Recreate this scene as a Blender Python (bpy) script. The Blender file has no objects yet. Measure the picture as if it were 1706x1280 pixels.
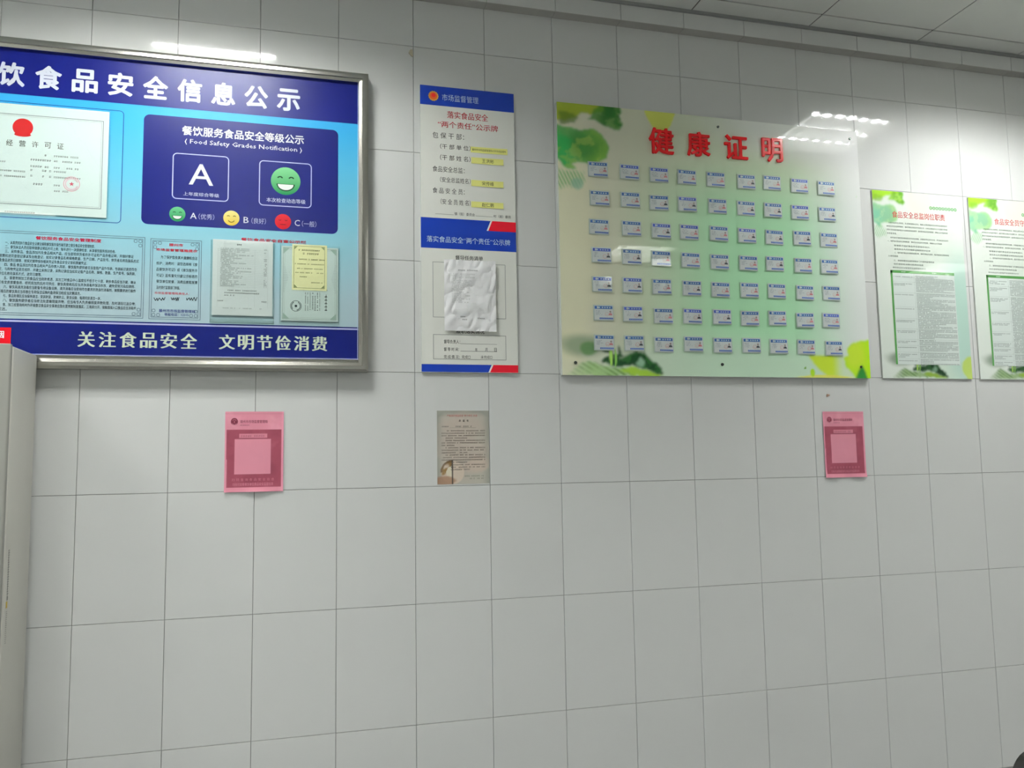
import bpy, math, random
import numpy as np
from mathutils import Matrix, Vector

random.seed(7)
rng = np.random.default_rng(7)
S = bpy.context.scene
COL = S.collection

# ------------------------------------------------------------------ camera
CAM = np.array([0.77974819, -3.14040286, 1.45549962])
RIGHT = np.array([0.9679966368822198, -0.25044143276916464, -0.01617404517243572])
UP = np.array([-0.007576992535479634, -0.09358316442767792, 0.9955826336973841])
BACK = np.array([-0.250848759552104, -0.9635980905378706, -0.0924857813014548])
FPX = 1330.7477
cam = bpy.data.cameras.new('camera')
cam.sensor_fit = 'HORIZONTAL'
cam.sensor_width = 36.0
cam.lens = FPX / 1706 * 36
cam.clip_start = 0.02
camo = bpy.data.objects.new('camera', cam)
COL.objects.link(camo)
camo.matrix_world = Matrix((
    (RIGHT[0], UP[0], BACK[0], CAM[0]),
    (RIGHT[1], UP[1], BACK[1], CAM[1]),
    (RIGHT[2], UP[2], BACK[2], CAM[2]), (0, 0, 0, 1)))
S.camera = camo

# ------------------------------------------------------------------ world, exposure, lamp power
w = bpy.data.worlds.new('world')
S.world = w
w.use_nodes = True
bgn = w.node_tree.nodes['Background']
bgn.inputs[0].default_value = (0.75, 0.85, 1.0, 1)
bgn.inputs[1].default_value = 1.0
S.view_settings.view_transform = 'Standard'
S.view_settings.look = 'None'
S.view_settings.exposure = 0.0
S.view_settings.gamma = 1.0
S.view_settings.use_curve_mapping = False
TUBE_POWER = 234.0
TUBE_COLOR = (0.985, 1.0, 0.985)
ROOM = (-2.36, 8.6, -6.4, 0.0)      # x0, x1, y0, y1
CEIL = 3.437


def at(px, py, dep=0.0):
    """point of the plane y = -dep seen at a photograph position; returns (x, z)"""
    d = RIGHT * ((px - 853) / FPX) - UP * ((py - 640) / FPX) - BACK
    t = (-dep - CAM[1]) / d[1]
    p = CAM + d * t
    return float(p[0]), float(p[2])


# ------------------------------------------------------------------ materials
def s2l(c):
    c = c / 255.0
    return c / 12.92 if c <= 0.04045 else ((c + 0.055) / 1.055) ** 2.4


PRINT_K = [0.62]


def C(r, g, b):
    """colour of print or paint from its appearance in average light"""
    k = PRINT_K[0]
    return tuple(min(0.9, s2l(v) / k) for v in (r, g, b))


def mat(name, col, rough=0.5, metal=0.0, bump=0.0, scale=40, var=0.03, spec=0.5, coat=0.0, stretch=None):
    m = bpy.data.materials.new(name)
    m.use_nodes = True
    nt = m.node_tree
    b = nt.nodes['Principled BSDF']
    b.inputs['Roughness'].default_value = rough
    b.inputs['Metallic'].default_value = metal
    b.inputs['Specular IOR Level'].default_value = spec
    b.inputs['Coat Weight'].default_value = coat
    b.inputs['Coat Roughness'].default_value = 0.05
    tc = nt.nodes.new('ShaderNodeTexCoord')
    mp = nt.nodes.new('ShaderNodeMapping')
    if stretch:
        mp.inputs['Scale'].default_value = stretch
    nt.links.new(tc.outputs['Object'], mp.inputs['Vector'])
    n = nt.nodes.new('ShaderNodeTexNoise')
    n.inputs['Scale'].default_value = scale
    n.inputs['Detail'].default_value = 4
    nt.links.new(mp.outputs['Vector'], n.inputs['Vector'])
    mx = nt.nodes.new('ShaderNodeMix')
    mx.data_type = 'RGBA'
    mx.inputs['A'].default_value = tuple(max(0, c * (1 - var)) for c in col) + (1,)
    mx.inputs['B'].default_value = tuple(min(1, c * (1 + var)) for c in col) + (1,)
    nt.links.new(n.outputs['Fac'], mx.inputs['Factor'])
    nt.links.new(mx.outputs['Result'], b.inputs['Base Color'])
    if bump:
        bp = nt.nodes.new('ShaderNodeBump')
        bp.inputs['Strength'].default_value = 1.0
        bp.inputs['Distance'].default_value = bump
        nt.links.new(n.outputs['Fac'], bp.inputs['Height'])
        nt.links.new(bp.outputs['Normal'], b.inputs['Normal'])
    return m


def ink(name, rough, spec=0.5, coat=0.0):
    m = bpy.data.materials.new(name)
    m.use_nodes = True
    nt = m.node_tree
    b = nt.nodes['Principled BSDF']
    b.inputs['Roughness'].default_value = rough
    b.inputs['Specular IOR Level'].default_value = spec
    b.inputs['Coat Weight'].default_value = coat
    b.inputs['Coat Roughness'].default_value = 0.02
    a = nt.nodes.new('ShaderNodeVertexColor')
    a.layer_name = 'Col'
    nt.links.new(a.outputs['Color'], b.inputs['Base Color'])
    return m


def thin_clear(name, tint=(0.97, 0.99, 0.98), ior=1.45, rough=0.02):
    m = bpy.data.materials.new(name)
    m.use_nodes = True
    nt = m.node_tree
    for n in list(nt.nodes):
        nt.nodes.remove(n)
    out = nt.nodes.new('ShaderNodeOutputMaterial')
    mix = nt.nodes.new('ShaderNodeMixShader')
    tr = nt.nodes.new('ShaderNodeBsdfTransparent')
    tr.inputs[0].default_value = tint + (1,)
    gl = nt.nodes.new('ShaderNodeBsdfGlossy')
    gl.inputs['Roughness'].default_value = rough
    fr = nt.nodes.new('ShaderNodeFresnel')
    geo = nt.nodes.new('ShaderNodeNewGeometry')
    io = nt.nodes.new('ShaderNodeMapRange')      # the sheet's inner faces keep the same reflectance
    io.inputs['To Min'].default_value = ior
    io.inputs['To Max'].default_value = 1 / ior
    nt.links.new(geo.outputs['Backfacing'], io.inputs['Value'])
    nt.links.new(io.outputs['Result'], fr.inputs[0])
    tc = nt.nodes.new('ShaderNodeTexCoord')
    nz = nt.nodes.new('ShaderNodeTexNoise')
    nz.inputs['Scale'].default_value = 25
    bp = nt.nodes.new('ShaderNodeBump')
    bp.inputs['Distance'].default_value = 0.00012
    nt.links.new(tc.outputs['Object'], nz.inputs['Vector'])
    nt.links.new(nz.outputs['Fac'], bp.inputs['Height'])
    nt.links.new(bp.outputs['Normal'], gl.inputs['Normal'])
    nt.links.new(fr.outputs[0], mix.inputs[0])
    nt.links.new(tr.outputs[0], mix.inputs[1])
    nt.links.new(gl.outputs[0], mix.inputs[2])
    nt.links.new(mix.outputs[0], out.inputs[0])
    return m


M = {}
M['tile'] = mat('glazed_tile', (0.70, 0.708, 0.688), 0.045, var=0.02, scale=3, spec=0.5)
M['grout'] = mat('grout', (0.24, 0.24, 0.23), 0.9)
M['paint'] = mat('wall_paint', (0.80, 0.81, 0.79), 0.8, scale=6)
M['floor'] = mat('floor_stone', (0.19, 0.19, 0.185), 0.35, scale=4, var=0.15)
M['ceil'] = mat('ceiling_panel', (0.76, 0.77, 0.735), 0.7, scale=5)
M['ceiljoint'] = mat('ceiling_joint', (0.05, 0.05, 0.045), 0.8)
M['angle'] = mat('ceiling_angle', (0.30, 0.31, 0.30), 0.5)
M['steel'] = mat('brushed_steel', (0.52, 0.51, 0.46), 0.22, metal=1.0, scale=30, var=0.12, stretch=(2, 2, 40))
M['steel_h'] = mat('brushed_steel_rail', (0.52, 0.51, 0.46), 0.22, metal=1.0, scale=30, var=0.12, stretch=(2, 40, 40))
M['white_metal'] = mat('white_enamel', (0.75, 0.75, 0.72), 0.4)
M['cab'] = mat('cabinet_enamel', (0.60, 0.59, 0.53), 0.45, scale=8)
M['cabdoor_shaded'] = mat('cabinet_door_shaded', (0.31, 0.31, 0.275), 0.45, scale=8)  # white door whose front shade is put into this darker colour
M['black'] = mat('black_plastic', (0.012, 0.013, 0.012), 0.35)
M['screw'] = mat('dark_screw', (0.06, 0.075, 0.065), 0.35, metal=0.6)
M['acryl_edge'] = mat('acrylic_edge', (0.72, 0.76, 0.70), 0.15)
M['red_acryl'] = mat('red_acrylic', C(196, 22, 28), 0.15)
M['reflector'] = mat('bright_reflector', (0.80, 0.81, 0.80), 0.33, metal=1.0)
M['clear'] = thin_clear('clear_acrylic')
M['film'] = thin_clear('clear_card_sleeve', (0.975, 0.992, 0.985), 1.45, 0.03)
M['gloss'] = ink('glossy_print', 0.02, 0.5)
M['film_print'] = ink('film_print', 0.30, 0.2)
M['paper'] = ink('paper_print', 0.6, 0.3)
M['lam'] = ink('laminated_print', 0.3, 0.5)
M['tape'] = mat('old_tape', (0.55, 0.50, 0.36), 0.6)
M['stain'] = mat('brown_paste', (0.42, 0.27, 0.19), 0.8, var=0.3)
em = bpy.data.materials.new('lit_tube')
em.use_nodes = True
eb = em.node_tree.nodes['Principled BSDF']
eb.inputs['Base Color'].default_value = (0.9, 0.9, 0.9, 1)
eb.inputs['Emission Color'].default_value = TUBE_COLOR + (1,)
eb.inputs['Emission Strength'].default_value = TUBE_POWER
M['tube'] = em


# ------------------------------------------------------------------ object helpers
def obj(name, me, parent=None, kind=None, loc=None):
    o = bpy.data.objects.new(name, me)
    COL.objects.link(o)
    if loc is not None:
        o.location = loc
    if parent is not None:
        o.parent = parent
        if loc is None:
            o.matrix_parent_inverse = Matrix.Translation(-parent_world(parent))
    if kind:
        o['kind'] = kind
    return o


def parent_world(p):
    """world position of a parent; a part built in world coordinates sits at the origin"""
    if p.parent is None:
        return p.location.copy()
    return Vector((0, 0, 0))


def tag(o, label, cat, group=None):
    o['label'] = label
    o['category'] = cat
    if group:
        o['group'] = group
    return o


def thing(name, label, cat, loc=(0, 0, 0), group=None):
    o = bpy.data.objects.new(name, None)
    COL.objects.link(o)
    o.location = loc
    o.empty_display_size = 0.05
    return tag(o, label, cat, group)


class MB:
    """collects boxes and prisms in world coordinates; build() links one mesh"""
    def __init__(self):
        self.v, self.f, self.mi = [], [], []

    def box(self, x0, x1, y0, y1, z0, z1, mi=0):
        b = len(self.v)
        self.v += [(x, y, z) for z in (z0, z1) for y in (y0, y1) for x in (x0, x1)]
        for q in ((0, 2, 3, 1), (4, 5, 7, 6), (0, 1, 5, 4), (2, 6, 7, 3), (0, 4, 6, 2), (1, 3, 7, 5)):
            self.f.append([b + i for i in q])
            self.mi.append(mi)
        return self

    def bevel_plate(self, x0, x1, y0, y1, z0, z1, e, mi=0):
        """plate in the xz plane whose front (low y) edge is chamfered by e"""
        b = len(self.v)
        for y, k in ((y1, 0), (y0 + e, 0), (y0, e)):
            self.v += [(x0 + k, y, z0 + k), (x1 - k, y, z0 + k), (x1 - k, y, z1 - k), (x0 + k, y, z1 - k)]
        for r in (0, 4):
            for i in range(4):
                j = (i + 1) % 4
                self.f.append([b + r + i, b + r + 4 + i, b + r + 4 + j, b + r + j][::-1])
                self.mi.append(mi)
        self.f.append([b + 8, b + 9, b + 10, b + 11])
        self.mi.append(mi)
        self.f.append([b + 3, b + 2, b + 1, b])
        self.mi.append(mi)
        return self

    def cyl(self, p0, p1, r, n=12, mi=0, r1=None):
        p0, p1 = Vector(p0), Vector(p1)
        r1 = r if r1 is None else r1
        d = (p1 - p0).normalized()
        a = d.orthogonal().normalized()
        c = d.cross(a)
        b = len(self.v)
        for p, rr in ((p0, r), (p1, r1)):
            for i in range(n):
                t = 2 * math.pi * i / n
                self.v.append(tuple(p + a * math.cos(t) * rr + c * math.sin(t) * rr))
        for i in range(n):
            j = (i + 1) % n
            self.f.append([b + i, b + j, b + n + j, b + n + i])
            self.mi.append(mi)
        self.f.append([b + i for i in range(n)][::-1])
        self.f.append([b + n + i for i in range(n)])
        self.mi += [mi, mi]
        return self

    def sweep(self, pts, r, n=8, mi=0):
        for a, b in zip(pts[:-1], pts[1:]):
            self.cyl(a, b, r, n, mi)
        return self

    def mesh(self, name, mats, off=(0, 0, 0)):
        me = bpy.data.meshes.new(name)
        me.from_pydata([(a - off[0], b - off[1], c - off[2]) for a, b, c in self.v], [], self.f)
        for m in (mats if isinstance(mats, (list, tuple)) else [mats]):
            me.materials.append(m)
        me.polygons.foreach_set('material_index', self.mi)
        me.update()
        return me

    def build(self, name, mats, parent=None, kind=None):
        return obj(name, self.mesh(name, mats), parent, kind)


_g = {}


def glyphs(body, off=0.0):
    k = (body, off)
    if k not in _g:
        cu = bpy.data.curves.new('lettering', 'FONT')
        cu.body = body
        cu.resolution_u = 1 if len(body) > 12 else 2
        cu.offset = off
        o = bpy.data.objects.new('lettering', cu)
        me = bpy.data.meshes.new_from_object(o)
        n = len(me.vertices)
        a = np.zeros(n * 3)
        me.vertices.foreach_get('co', a)
        a = a.reshape(-1, 3)[:, :2]
        F = [tuple(p.vertices) for p in me.polygons]
        bpy.data.objects.remove(o)
        bpy.data.curves.remove(cu)
        bpy.data.meshes.remove(me)
        _g[k] = (a, F)
    return _g[k]


LAY = 0.00035


class Print:
    """flat print: coloured polygons and lettering in the xz plane in front of depth dep"""
    def __init__(self, dep):
        self.dep = dep
        self.v, self.c, self.f = [], [], []

    def poly(self, pts, col, lay=1):
        b = len(self.v)
        y = -(self.dep + lay * LAY)
        cols = col if isinstance(col, list) else [col] * len(pts)
        for (x, z), c in zip(pts, cols):
            self.v.append((x, y, z))
            self.c.append(c)
        self.f.append(list(range(b, b + len(pts))))

    def rect(self, x0, x1, z0, z1, col, lay=1, ztop=None):
        c = [col, col, ztop, ztop] if ztop else col
        self.poly([(x0, z0), (x1, z0), (x1, z1), (x0, z1)], c, lay)

    def rpx(self, a, b, col, lay=1):
        x0, z1 = at(*a, self.dep)
        x1, z0 = at(*b, self.dep)
        self.rect(x0, x1, z0, z1, col, lay)

    def rrect(self, x0, x1, z0, z1, r, col, lay=1):
        self.poly(rr_pts(x0, x1, z0, z1, r), col, lay)

    def rline(self, x0, x1, z0, z1, r, t, col, lay=1):
        o = rr_pts(x0, x1, z0, z1, r)
        i = rr_pts(x0 + t, x1 - t, z0 + t, z1 - t, max(r - t, 0.0001))
        n = len(o)
        for k in range(n):
            j = (k + 1) % n
            self.poly([o[k], o[j], i[j], i[k]], col, lay)

    def disc(self, x, z, r, col, lay=1, n=24, rz=None, top=None, a0=0, a1=360):
        rz = rz or r
        pts, cols = [], []
        full = a1 - a0 >= 360
        for i in range(n if full else n + 1):
            t = math.radians(a0 + (a1 - a0) * i / n)
            pts.append((x + r * math.cos(t), z + rz * math.sin(t)))
            f = (math.sin(t) + 1) / 2
            cols.append(tuple(c * (1 - f) + d * f for c, d in zip(col, top)) if top else col)
        self.poly(pts, cols, lay)

    def arc(self, x, z, r, t, col, a0, a1, lay=2, n=14, rz=None):
        rz = rz or r
        k = rz / r
        for i in range(n):
            p = []
            for a, q in ((i, r), (i + 1, r), (i + 1, r - t), (i, r - t)):
                an = math.radians(a0 + (a1 - a0) * a / n)
                p.append((x + q * math.cos(an), z + q * k * math.sin(an)))
            self.poly(p if a1 > a0 else p[::-1], col, lay)

    def text(self, body, x0, x1, z0, z1, col, lay=2, off=0.0, song=0.0):
        a, F = glyphs(body)
        if not len(a):
            return
        mn, mx = a.min(0), a.max(0)
        s = np.array([(x1 - x0) / (mx[0] - mn[0]), (z1 - z0) / max(1e-6, mx[1] - mn[1])])
        p = (a - mn) * s + np.array([x0, z0])
        if song:
            sh = [(-song, 0), (0, 0), (song, 0)]
        elif off >= .015:
            r_, q_ = off, off * .7
            sh = [(0, 0), (r_, 0), (-r_, 0), (0, r_), (0, -r_), (q_, q_), (-q_, q_), (q_, -q_), (-q_, -q_)]
        elif off:
            sh = [(-off, 0), (off, 0)]
        else:
            sh = [(0, 0)]
        for k, (dx, dz) in enumerate(sh):
            b = len(self.v)
            y = -(self.dep + (lay + 0.06 * k) * LAY)
            dd, de = dx * (z1 - z0), dz * (z1 - z0)
            self.v += [(float(q[0]) + dd, y, float(q[1]) + de) for q in p]
            self.c += [col] * len(p)
            self.f += [[b + i for i in f] for f in F]

    def tpx(self, body, a, b, col, lay=2, off=0.0, song=0.0):
        x0, z1 = at(*a, self.dep)
        x1, z0 = at(*b, self.dep)
        # the box is level in the world: use mean heights of its own corners
        self.text(body, x0, x1, z0, z1, col, lay, off, song)

    def spread(self, body, xa, xb, z0, z1, col, lay=2, off=0.0, song=0.0, wf=0.95):
        """characters whose first and last centres lie at xa and xb"""
        n = len(body)
        h = z1 - z0
        for i, ch in enumerate(body):
            if ch == ' ':
                continue
            x = xa + (xb - xa) * (i / max(1, n - 1))
            self.text(ch, x - h * wf / 2, x + h * wf / 2, z0, z1, col, lay, off, song)

    def micro(self, x0, x1, z, h, col, lay=2, r=None, dens=0.85):
        r = r or random
        x = x0
        while x < x1 - h * 0.6:
            if r.random() < dens:
                q = r.random()
                w_ = h * 0.82
                if q < 0.6:
                    self.rect(x, x + w_, z + h * .58, z + h * .78, col, lay)
                    self.rect(x, x + w_ * (.5 + .5 * r.random()), z + h * .12, z + h * .32, col, lay)
                    self.rect(x + w_ * .4, x + w_ * .58, z, z + h, col, lay)
                else:
                    self.rect(x, x + w_ * .2, z, z + h, col, lay)
                    self.rect(x + w_ * .3, x + w_, z + h * .7, z + h * .9, col, lay)
                    self.rect(x + w_ * .3, x + w_, z + h * .15, z + h * .35, col, lay)
            x += h

    def build(self, name, material, parent=None, kind=None, warp=None):
        me = bpy.data.meshes.new(name)
        v = self.v
        if warp:
            v = [(x, y - warp(x, z), z) for x, y, z in v]
        me.from_pydata(v, [], self.f)
        a = me.color_attributes.new('Col', 'FLOAT_COLOR', 'POINT')
        arr = np.ones((len(v), 4), np.float32)
        arr[:, :3] = np.array(self.c, np.float32)
        a.data.foreach_set('color', arr.ravel())
        me.materials.append(material)
        me.update()
        # faces must look towards the room (-y)
        flip = [p.index for p in me.polygons if p.normal.y > 0]
        if flip:
            import bmesh
            bm = bmesh.new()
            bm.from_mesh(me)
            bm.faces.ensure_lookup_table()
            bmesh.ops.reverse_faces(bm, faces=[bm.faces[i] for i in flip])
            bm.to_mesh(me)
            bm.free()
        self.me = me
        if name in ('lettering', 'rules_lettering') and not kind:
            kind = 'stuff'      # small type, too fine to pick apart sign by sign
        return obj(name, me, parent, kind)


def rr_pts(x0, x1, z0, z1, r, n=5):
    out = []
    for cx, cz, a in ((x1 - r, z1 - r, 0), (x0 + r, z1 - r, 90), (x0 + r, z0 + r, 180), (x1 - r, z0 + r, 270)):
        for i in range(n + 1):
            t = math.radians(a + 90 * i / n)
            out.append((cx + r * math.cos(t), cz + r * math.sin(t)))
    return out


def vnoise(X, Y, scale, seed):
    r = np.random.default_rng(seed)
    G = r.random((64, 64))
    x, y = X * scale, Y * scale
    i, j = np.floor(x).astype(int), np.floor(y).astype(int)
    fx, fy = x - i, y - j
    fx, fy = fx * fx * (3 - 2 * fx), fy * fy * (3 - 2 * fy)
    g = lambda a, b: G[a % 64, b % 64]
    return ((g(i, j) * (1 - fx) + g(i + 1, j) * fx) * (1 - fy) + (g(i, j + 1) * (1 - fx) + g(i + 1, j + 1) * fx) * fy)


def fbm(X, Y, scale, seed, o=4):
    s, a = 0, 0.5
    for k in range(o):
        s = s + a * vnoise(X, Y, scale * 2 ** k, seed + k)
        a /= 2
    return s / (1 - 0.5 ** o)


def slab(name, x0, x1, z0, z1, dep, back, fn, step, mats, parent=None, warp=None, origin=None):
    """a plate whose front face is a grid carrying printed colour; fn(X, Z) gives linear rgb"""
    nx, nz = max(2, int((x1 - x0) / step)), max(2, int((z1 - z0) / step))
    gx, gz = np.linspace(x0, x1, nx + 1), np.linspace(z0, z1, nz + 1)
    X, Z = np.meshgrid(gx, gz)
    Cc = fn(X, Z)
    Y = np.full_like(X, -dep)
    if warp:
        Y = Y - np.vectorize(warp)(X, Z)
    V = np.stack([X.ravel(), Y.ravel(), Z.ravel()], 1)
    if origin is not None:
        V = V - np.array(origin)
    n = nx + 1
    F, mi = [], []
    for j in range(nz):
        for i in range(nx):
            a = j * n + i
            F.append((a, a + 1, a + n + 1, a + n))
            mi.append(0)
    loop = [i for i in range(n)] + [j * n + nx for j in range(1, nz + 1)] + \
           [nz * n + i for i in range(nx - 1, -1, -1)] + [j * n for j in range(nz - 1, 0, -1)]
    b = len(V)
    Vb = V[loop].copy()
    if warp:
        Vb[:, 1] += (dep - back)
    else:
        Vb[:, 1] = -back - (origin[1] if origin is not None else 0)
    V = np.vstack([V, Vb])
    L = len(loop)
    for k in range(L):
        q = (k + 1) % L
        F.append((loop[k], b + k, b + q, loop[q]))
        mi.append(1 if len(mats) > 1 else 0)
    if not warp:
        F.append(tuple(b + k for k in range(L)))
        mi.append(1 if len(mats) > 1 else 0)
    me = bpy.data.meshes.new(name)
    me.from_pydata(V.tolist(), [], F)
    cc = np.ones((len(V), 4), np.float32)
    cc[:len(X.ravel()), :3] = Cc.reshape(-1, 3)
    cc[len(X.ravel()):, :3] = 0.7
    a = me.color_attributes.new('Col', 'FLOAT_COLOR', 'POINT')
    a.data.foreach_set('color', cc.ravel())
    for m in mats:
        me.materials.append(m)
    me.polygons.foreach_set('material_index', mi)
    me.update()
    return obj(name, me, parent)


# ================================================================== SETTING
RX0, RX1, RY0, RY1 = ROOM
MB().box(RX0 - .1, RX1 + .1, RY0 - .1, .12, -.1, 0).build('floor', M['floor'], kind='structure')
wb = MB().box(RX0, RX1, 0.0075, 0.12, 0, CEIL + .2).build('wall_back', M['grout'], kind='structure')
MB().box(RX0 - .1, RX0, RY0, 0.12, 0, CEIL + .2).build('wall_left', M['paint'], kind='structure')
MB().box(RX1, RX1 + .1, RY0, 0.12, 0, CEIL + .2).build('wall_right', M['paint'], kind='structure')
MB().box(RX0 - .1, RX1 + .1, RY0 - .1, RY0, 0, CEIL + .2).build('wall_front', M['paint'], kind='structure')

# wall tiles 300 x 450 mm, one object each, shared mesh
G = 0.0008
tile_me = MB().bevel_plate(-.15 + G, .15 - G, 0.0, .0073, -.225 + G, .225 - G, .0008).mesh('tile', M['tile'])
half_me = {}
cols = list(range(-7, 28))
for r in range(-3, 5):
    zc = 1.35 + .45 * r + .225
    for c in cols:
        xc = .3 * c + .15
        if r == 4:
            me = half_me.setdefault('t', MB().bevel_plate(-.15 + G, .15 - G, 0.0, .0073, -.225 + G, -.225 + .202, .0012).mesh('tile', M['tile']))
        else:
            me = tile_me
        o = obj('tile', me, wb, loc=(xc, 0, zc))
        o.rotation_euler = (random.gauss(0, .0006), 0, random.gauss(0, .0006))

# tiled beam, proud of the wall, at the ceiling
BZ = 3.352
bm_ = MB().box(RX0, RX1, -.043, .004, BZ + .001, CEIL + .1).build('trim_1', M['grout'], kind='structure')
beam_me = MB().bevel_plate(-.15 + G, .15 - G, -.051, -.0432, 0, CEIL - BZ - .012, .0012).mesh('tile', M['tile'])
under_me = MB().box(-.15 + G, .15 - G, -.0505, -.001, -.0012, .0008).mesh('soffit_tile', mat('soffit_tile', (.46, .45, .42), .3))  # shade under the beam put into a darker tile colour
for c in cols:
    obj('tile', beam_me, bm_, loc=(.3 * c + .152, 0, BZ))
    obj('soffit_tile', under_me, bm_, loc=(.3 * c + .152, 0, BZ))
MB().box(RX0, RX1, -.062, -.0515, CEIL - .014, CEIL - .001).build('trim_2', M['angle'], kind='structure')

# ceiling: 600 mm metal panels with dark joints, lamps recessed in some cells
ceil = MB().box(RX0, RX1, RY0, 0.0, CEIL + .1, CEIL + .2).build('ceiling', M['ceiljoint'], kind='structure')
J = 0.0032
panel_me = MB().box(-.3 + J, .3 - J, -.3 + J, .3 - J, 0, .012).mesh('ceiling_panel', M['ceil'])
LX = [-1.46, .34, 3.94, 7.54]  # far-left lamps are added, out of view, to brighten that side
LY = [-1.058, -4.058]
lampcells = {(round(x, 2), round(y, 2)) for x in LX for y in LY}
XS = [.34 + .6 * k for k in range(-4, 14)]
YS = [-.458 - .6 * k for k in range(0, 10)]
edge_me = MB().box(-.3 + J, .3 - J, -.1535, -.0555, 0, .012).mesh('ceiling_panel', M['ceil'])
for x in XS:
    obj('ceiling_panel', edge_me, ceil, loc=(x, 0, CEIL))
    for y in YS:
        if (round(x, 2), round(y, 2)) in lampcells:
            continue
        obj('ceiling_panel', panel_me, ceil, loc=(x, y, CEIL))

for x in XS:
    MB().box(x + .3 - .004, x + .3 + .004, RY0, -.052, CEIL + .003, CEIL + .006).build('joint_strip', M['ceiljoint'], ceil)
for y in YS:
    MB().box(RX0, RX1, y + .3 - .004, y + .3 + .004, CEIL + .0065, CEIL + .009).build('joint_strip', M['ceiljoint'], ceil)

# recessed louvre lamps
h = .3 - .0045
lm = MB()
lm.box(-h, h, -h, h, .085, .095)
for s in (-1, 1):
    lm.box(s * h - (.006 if s > 0 else 0), s * h + (.006 if s < 0 else 0), -h, h, 0, .085)
    lm.box(-h, h, s * h - (.006 if s > 0 else 0), s * h + (.006 if s < 0 else 0), 0, .085)
house_me = lm.mesh('housing', M['white_metal'])
lv = MB()
for k in range(1, 7):
    x = -h + 2 * h * k / 7
    lv.box(x - .001, x + .001, -h + .006, h - .006, .001, .030)
for k in range(1, 3):
    y = -h + 2 * h * k / 3
    lv.box(-h + .006, h - .006, y - .006, y + .006, .000, .062)
louvre_me = lv.mesh('louvre', M['reflector'])
tube_me = MB().cyl((-.28, 0, 0), (.28, 0, 0), .013, 10).mesh('tube', M['tube'])
where_x = ['added far left', 'left', 'middle', 'right']
where_y = ['nearest the tiled wall', 'farther from the tiled wall']
for i, x in enumerate(LX):
    for j, y in enumerate(LY):
        t = thing('ceiling_lamp', 'square recessed louvre ceiling lamp, %s row, %s' % (where_x[i], where_y[j]),
                  'lamp', (x, y, CEIL), 'recessed louvre lamps in the ceiling')
        obj('housing', house_me, t, loc=(0, 0, 0))
        obj('louvre', louvre_me, t, loc=(0, 0, 0))
        for k in (-1, 0, 1):
            obj('tube', tube_me, t, loc=(0, k * 2 * h / 3, .046))

# ================================================================== INFORMATION BOARD (blue, steel frame)
PRINT_K[0] = 1.15
NAVY = C(15, 26, 114)
NAVY2 = C(15, 28, 110)
WHITE = C(226, 230, 228)
INK = C(40, 46, 52)
GREY = C(105, 112, 112)
RED = C(205, 25, 50)
D = 0.030
bx1, bz1 = at(596, 139, D)
bxr, bz0 = at(598, 599.5, D)
bx1 = (bx1 + bxr) / 2
bx0 = -1.02
ox1, oz1 = at(613.5, 124, .045)
_, oz0 = at(617, 620, .045)
ox0 = bx0 - (ox1 - bx1)
board = thing('information_board', 'large blue steel-framed information board with white headline characters', 'board', (ox0 + .9, 0, oz0))
# frame rails with a stepped profile, mitred
prof = [(0, 0), (0, .045), (.010, .048), (.022, .048), (.024, .042), (.036, .040), (.038, .031), (.038, 0)]


def rail(a, b, inward, m):
    """a, b outer corners (x, z); the profile runs inward from them"""
    ax, az = a
    bx, bz = b
    V, F = [], []
    dx, dz = (1 if bx > ax else -1 if bx < ax else 0), (1 if bz > az else -1 if bz < az else 0)
    for q, d in prof:
        V.append((ax + inward[0] * q + dx * q, -.003 - d, az + inward[1] * q + dz * q))
    for q, d in prof:
        V.append((bx + inward[0] * q - dx * q, -.003 - d, bz + inward[1] * q - dz * q))
    n = len(prof)
    for i in range(n):
        j = (i + 1) % n
        F.append([i, j, n + j, n + i])
    F.append(list(range(n)))
    F.append([n + i for i in range(n)][::-1])
    mb = MB()
    mb.v, mb.f, mb.mi = V, F, [0] * len(F)
    me = mb.mesh('frame_rail', m)
    import bmesh
    bm = bmesh.new()
    bm.from_mesh(me)
    bmesh.ops.recalc_face_normals(bm, faces=bm.faces)
    bm.to_mesh(me)
    bm.free()
    obj('frame_rail', me, board)


rail((ox0, oz1), (ox1, oz1), (0, -1), M['steel_h'])
rail((ox0, oz0), (ox1, oz0), (0, 1), M['steel_h'])
rail((ox0, oz0), (ox0, oz1), (1, 0), M['steel'])
rail((ox1, oz0), (ox1, oz1), (-1, 0), M['steel'])
MB().box(ox0 + .01, ox1 - .01, -.012, -.003, oz0 + .01, oz1 - .01).build('backing_sheet', M['steel_h'], board)
P = Print(D)
# gradient panel
za = at(300, 181, D)[1]
zb = at(300, 543, D)[1]
gcols = [(38, 160, 236), (66, 180, 235), (105, 195, 225), (150, 205, 218), (178, 206, 214), (186, 208, 212)]
zs = np.linspace(bz1, bz0, len(gcols))
for k in range(len(gcols) - 1):
    P.rect(bx0, bx1, zs[k + 1], zs[k], C(*gcols[k + 1]), 0, C(*gcols[k]))
panel = P.build('printed_panel', M['film_print'], board)
# the panel has body
MB().box(bx0, bx1, -D + .0002, -.0125, bz0, bz1).build('panel_core', M['white_metal'], board)
P = Print(D)
P.rect(bx0, bx1, za, bz1, NAVY, 1)
P.rect(bx0, bx1, bz0 + .004, zb, NAVY2, 1)
P.rect(bx0, bx1, bz0, bz0 + .004, C(170, 175, 215), 1)
P.rect(bx0, bx1, zb, zb + .006, C(190, 195, 235), 1)
P.rect(bx0, bx1, zb + .006, zb + .011, NAVY2, 1)
P.rect(bx1 - .003, bx1, bz0, bz1, C(200, 215, 240), 1.5)
P.build('printed_band', M['film_print'], panel)
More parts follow.
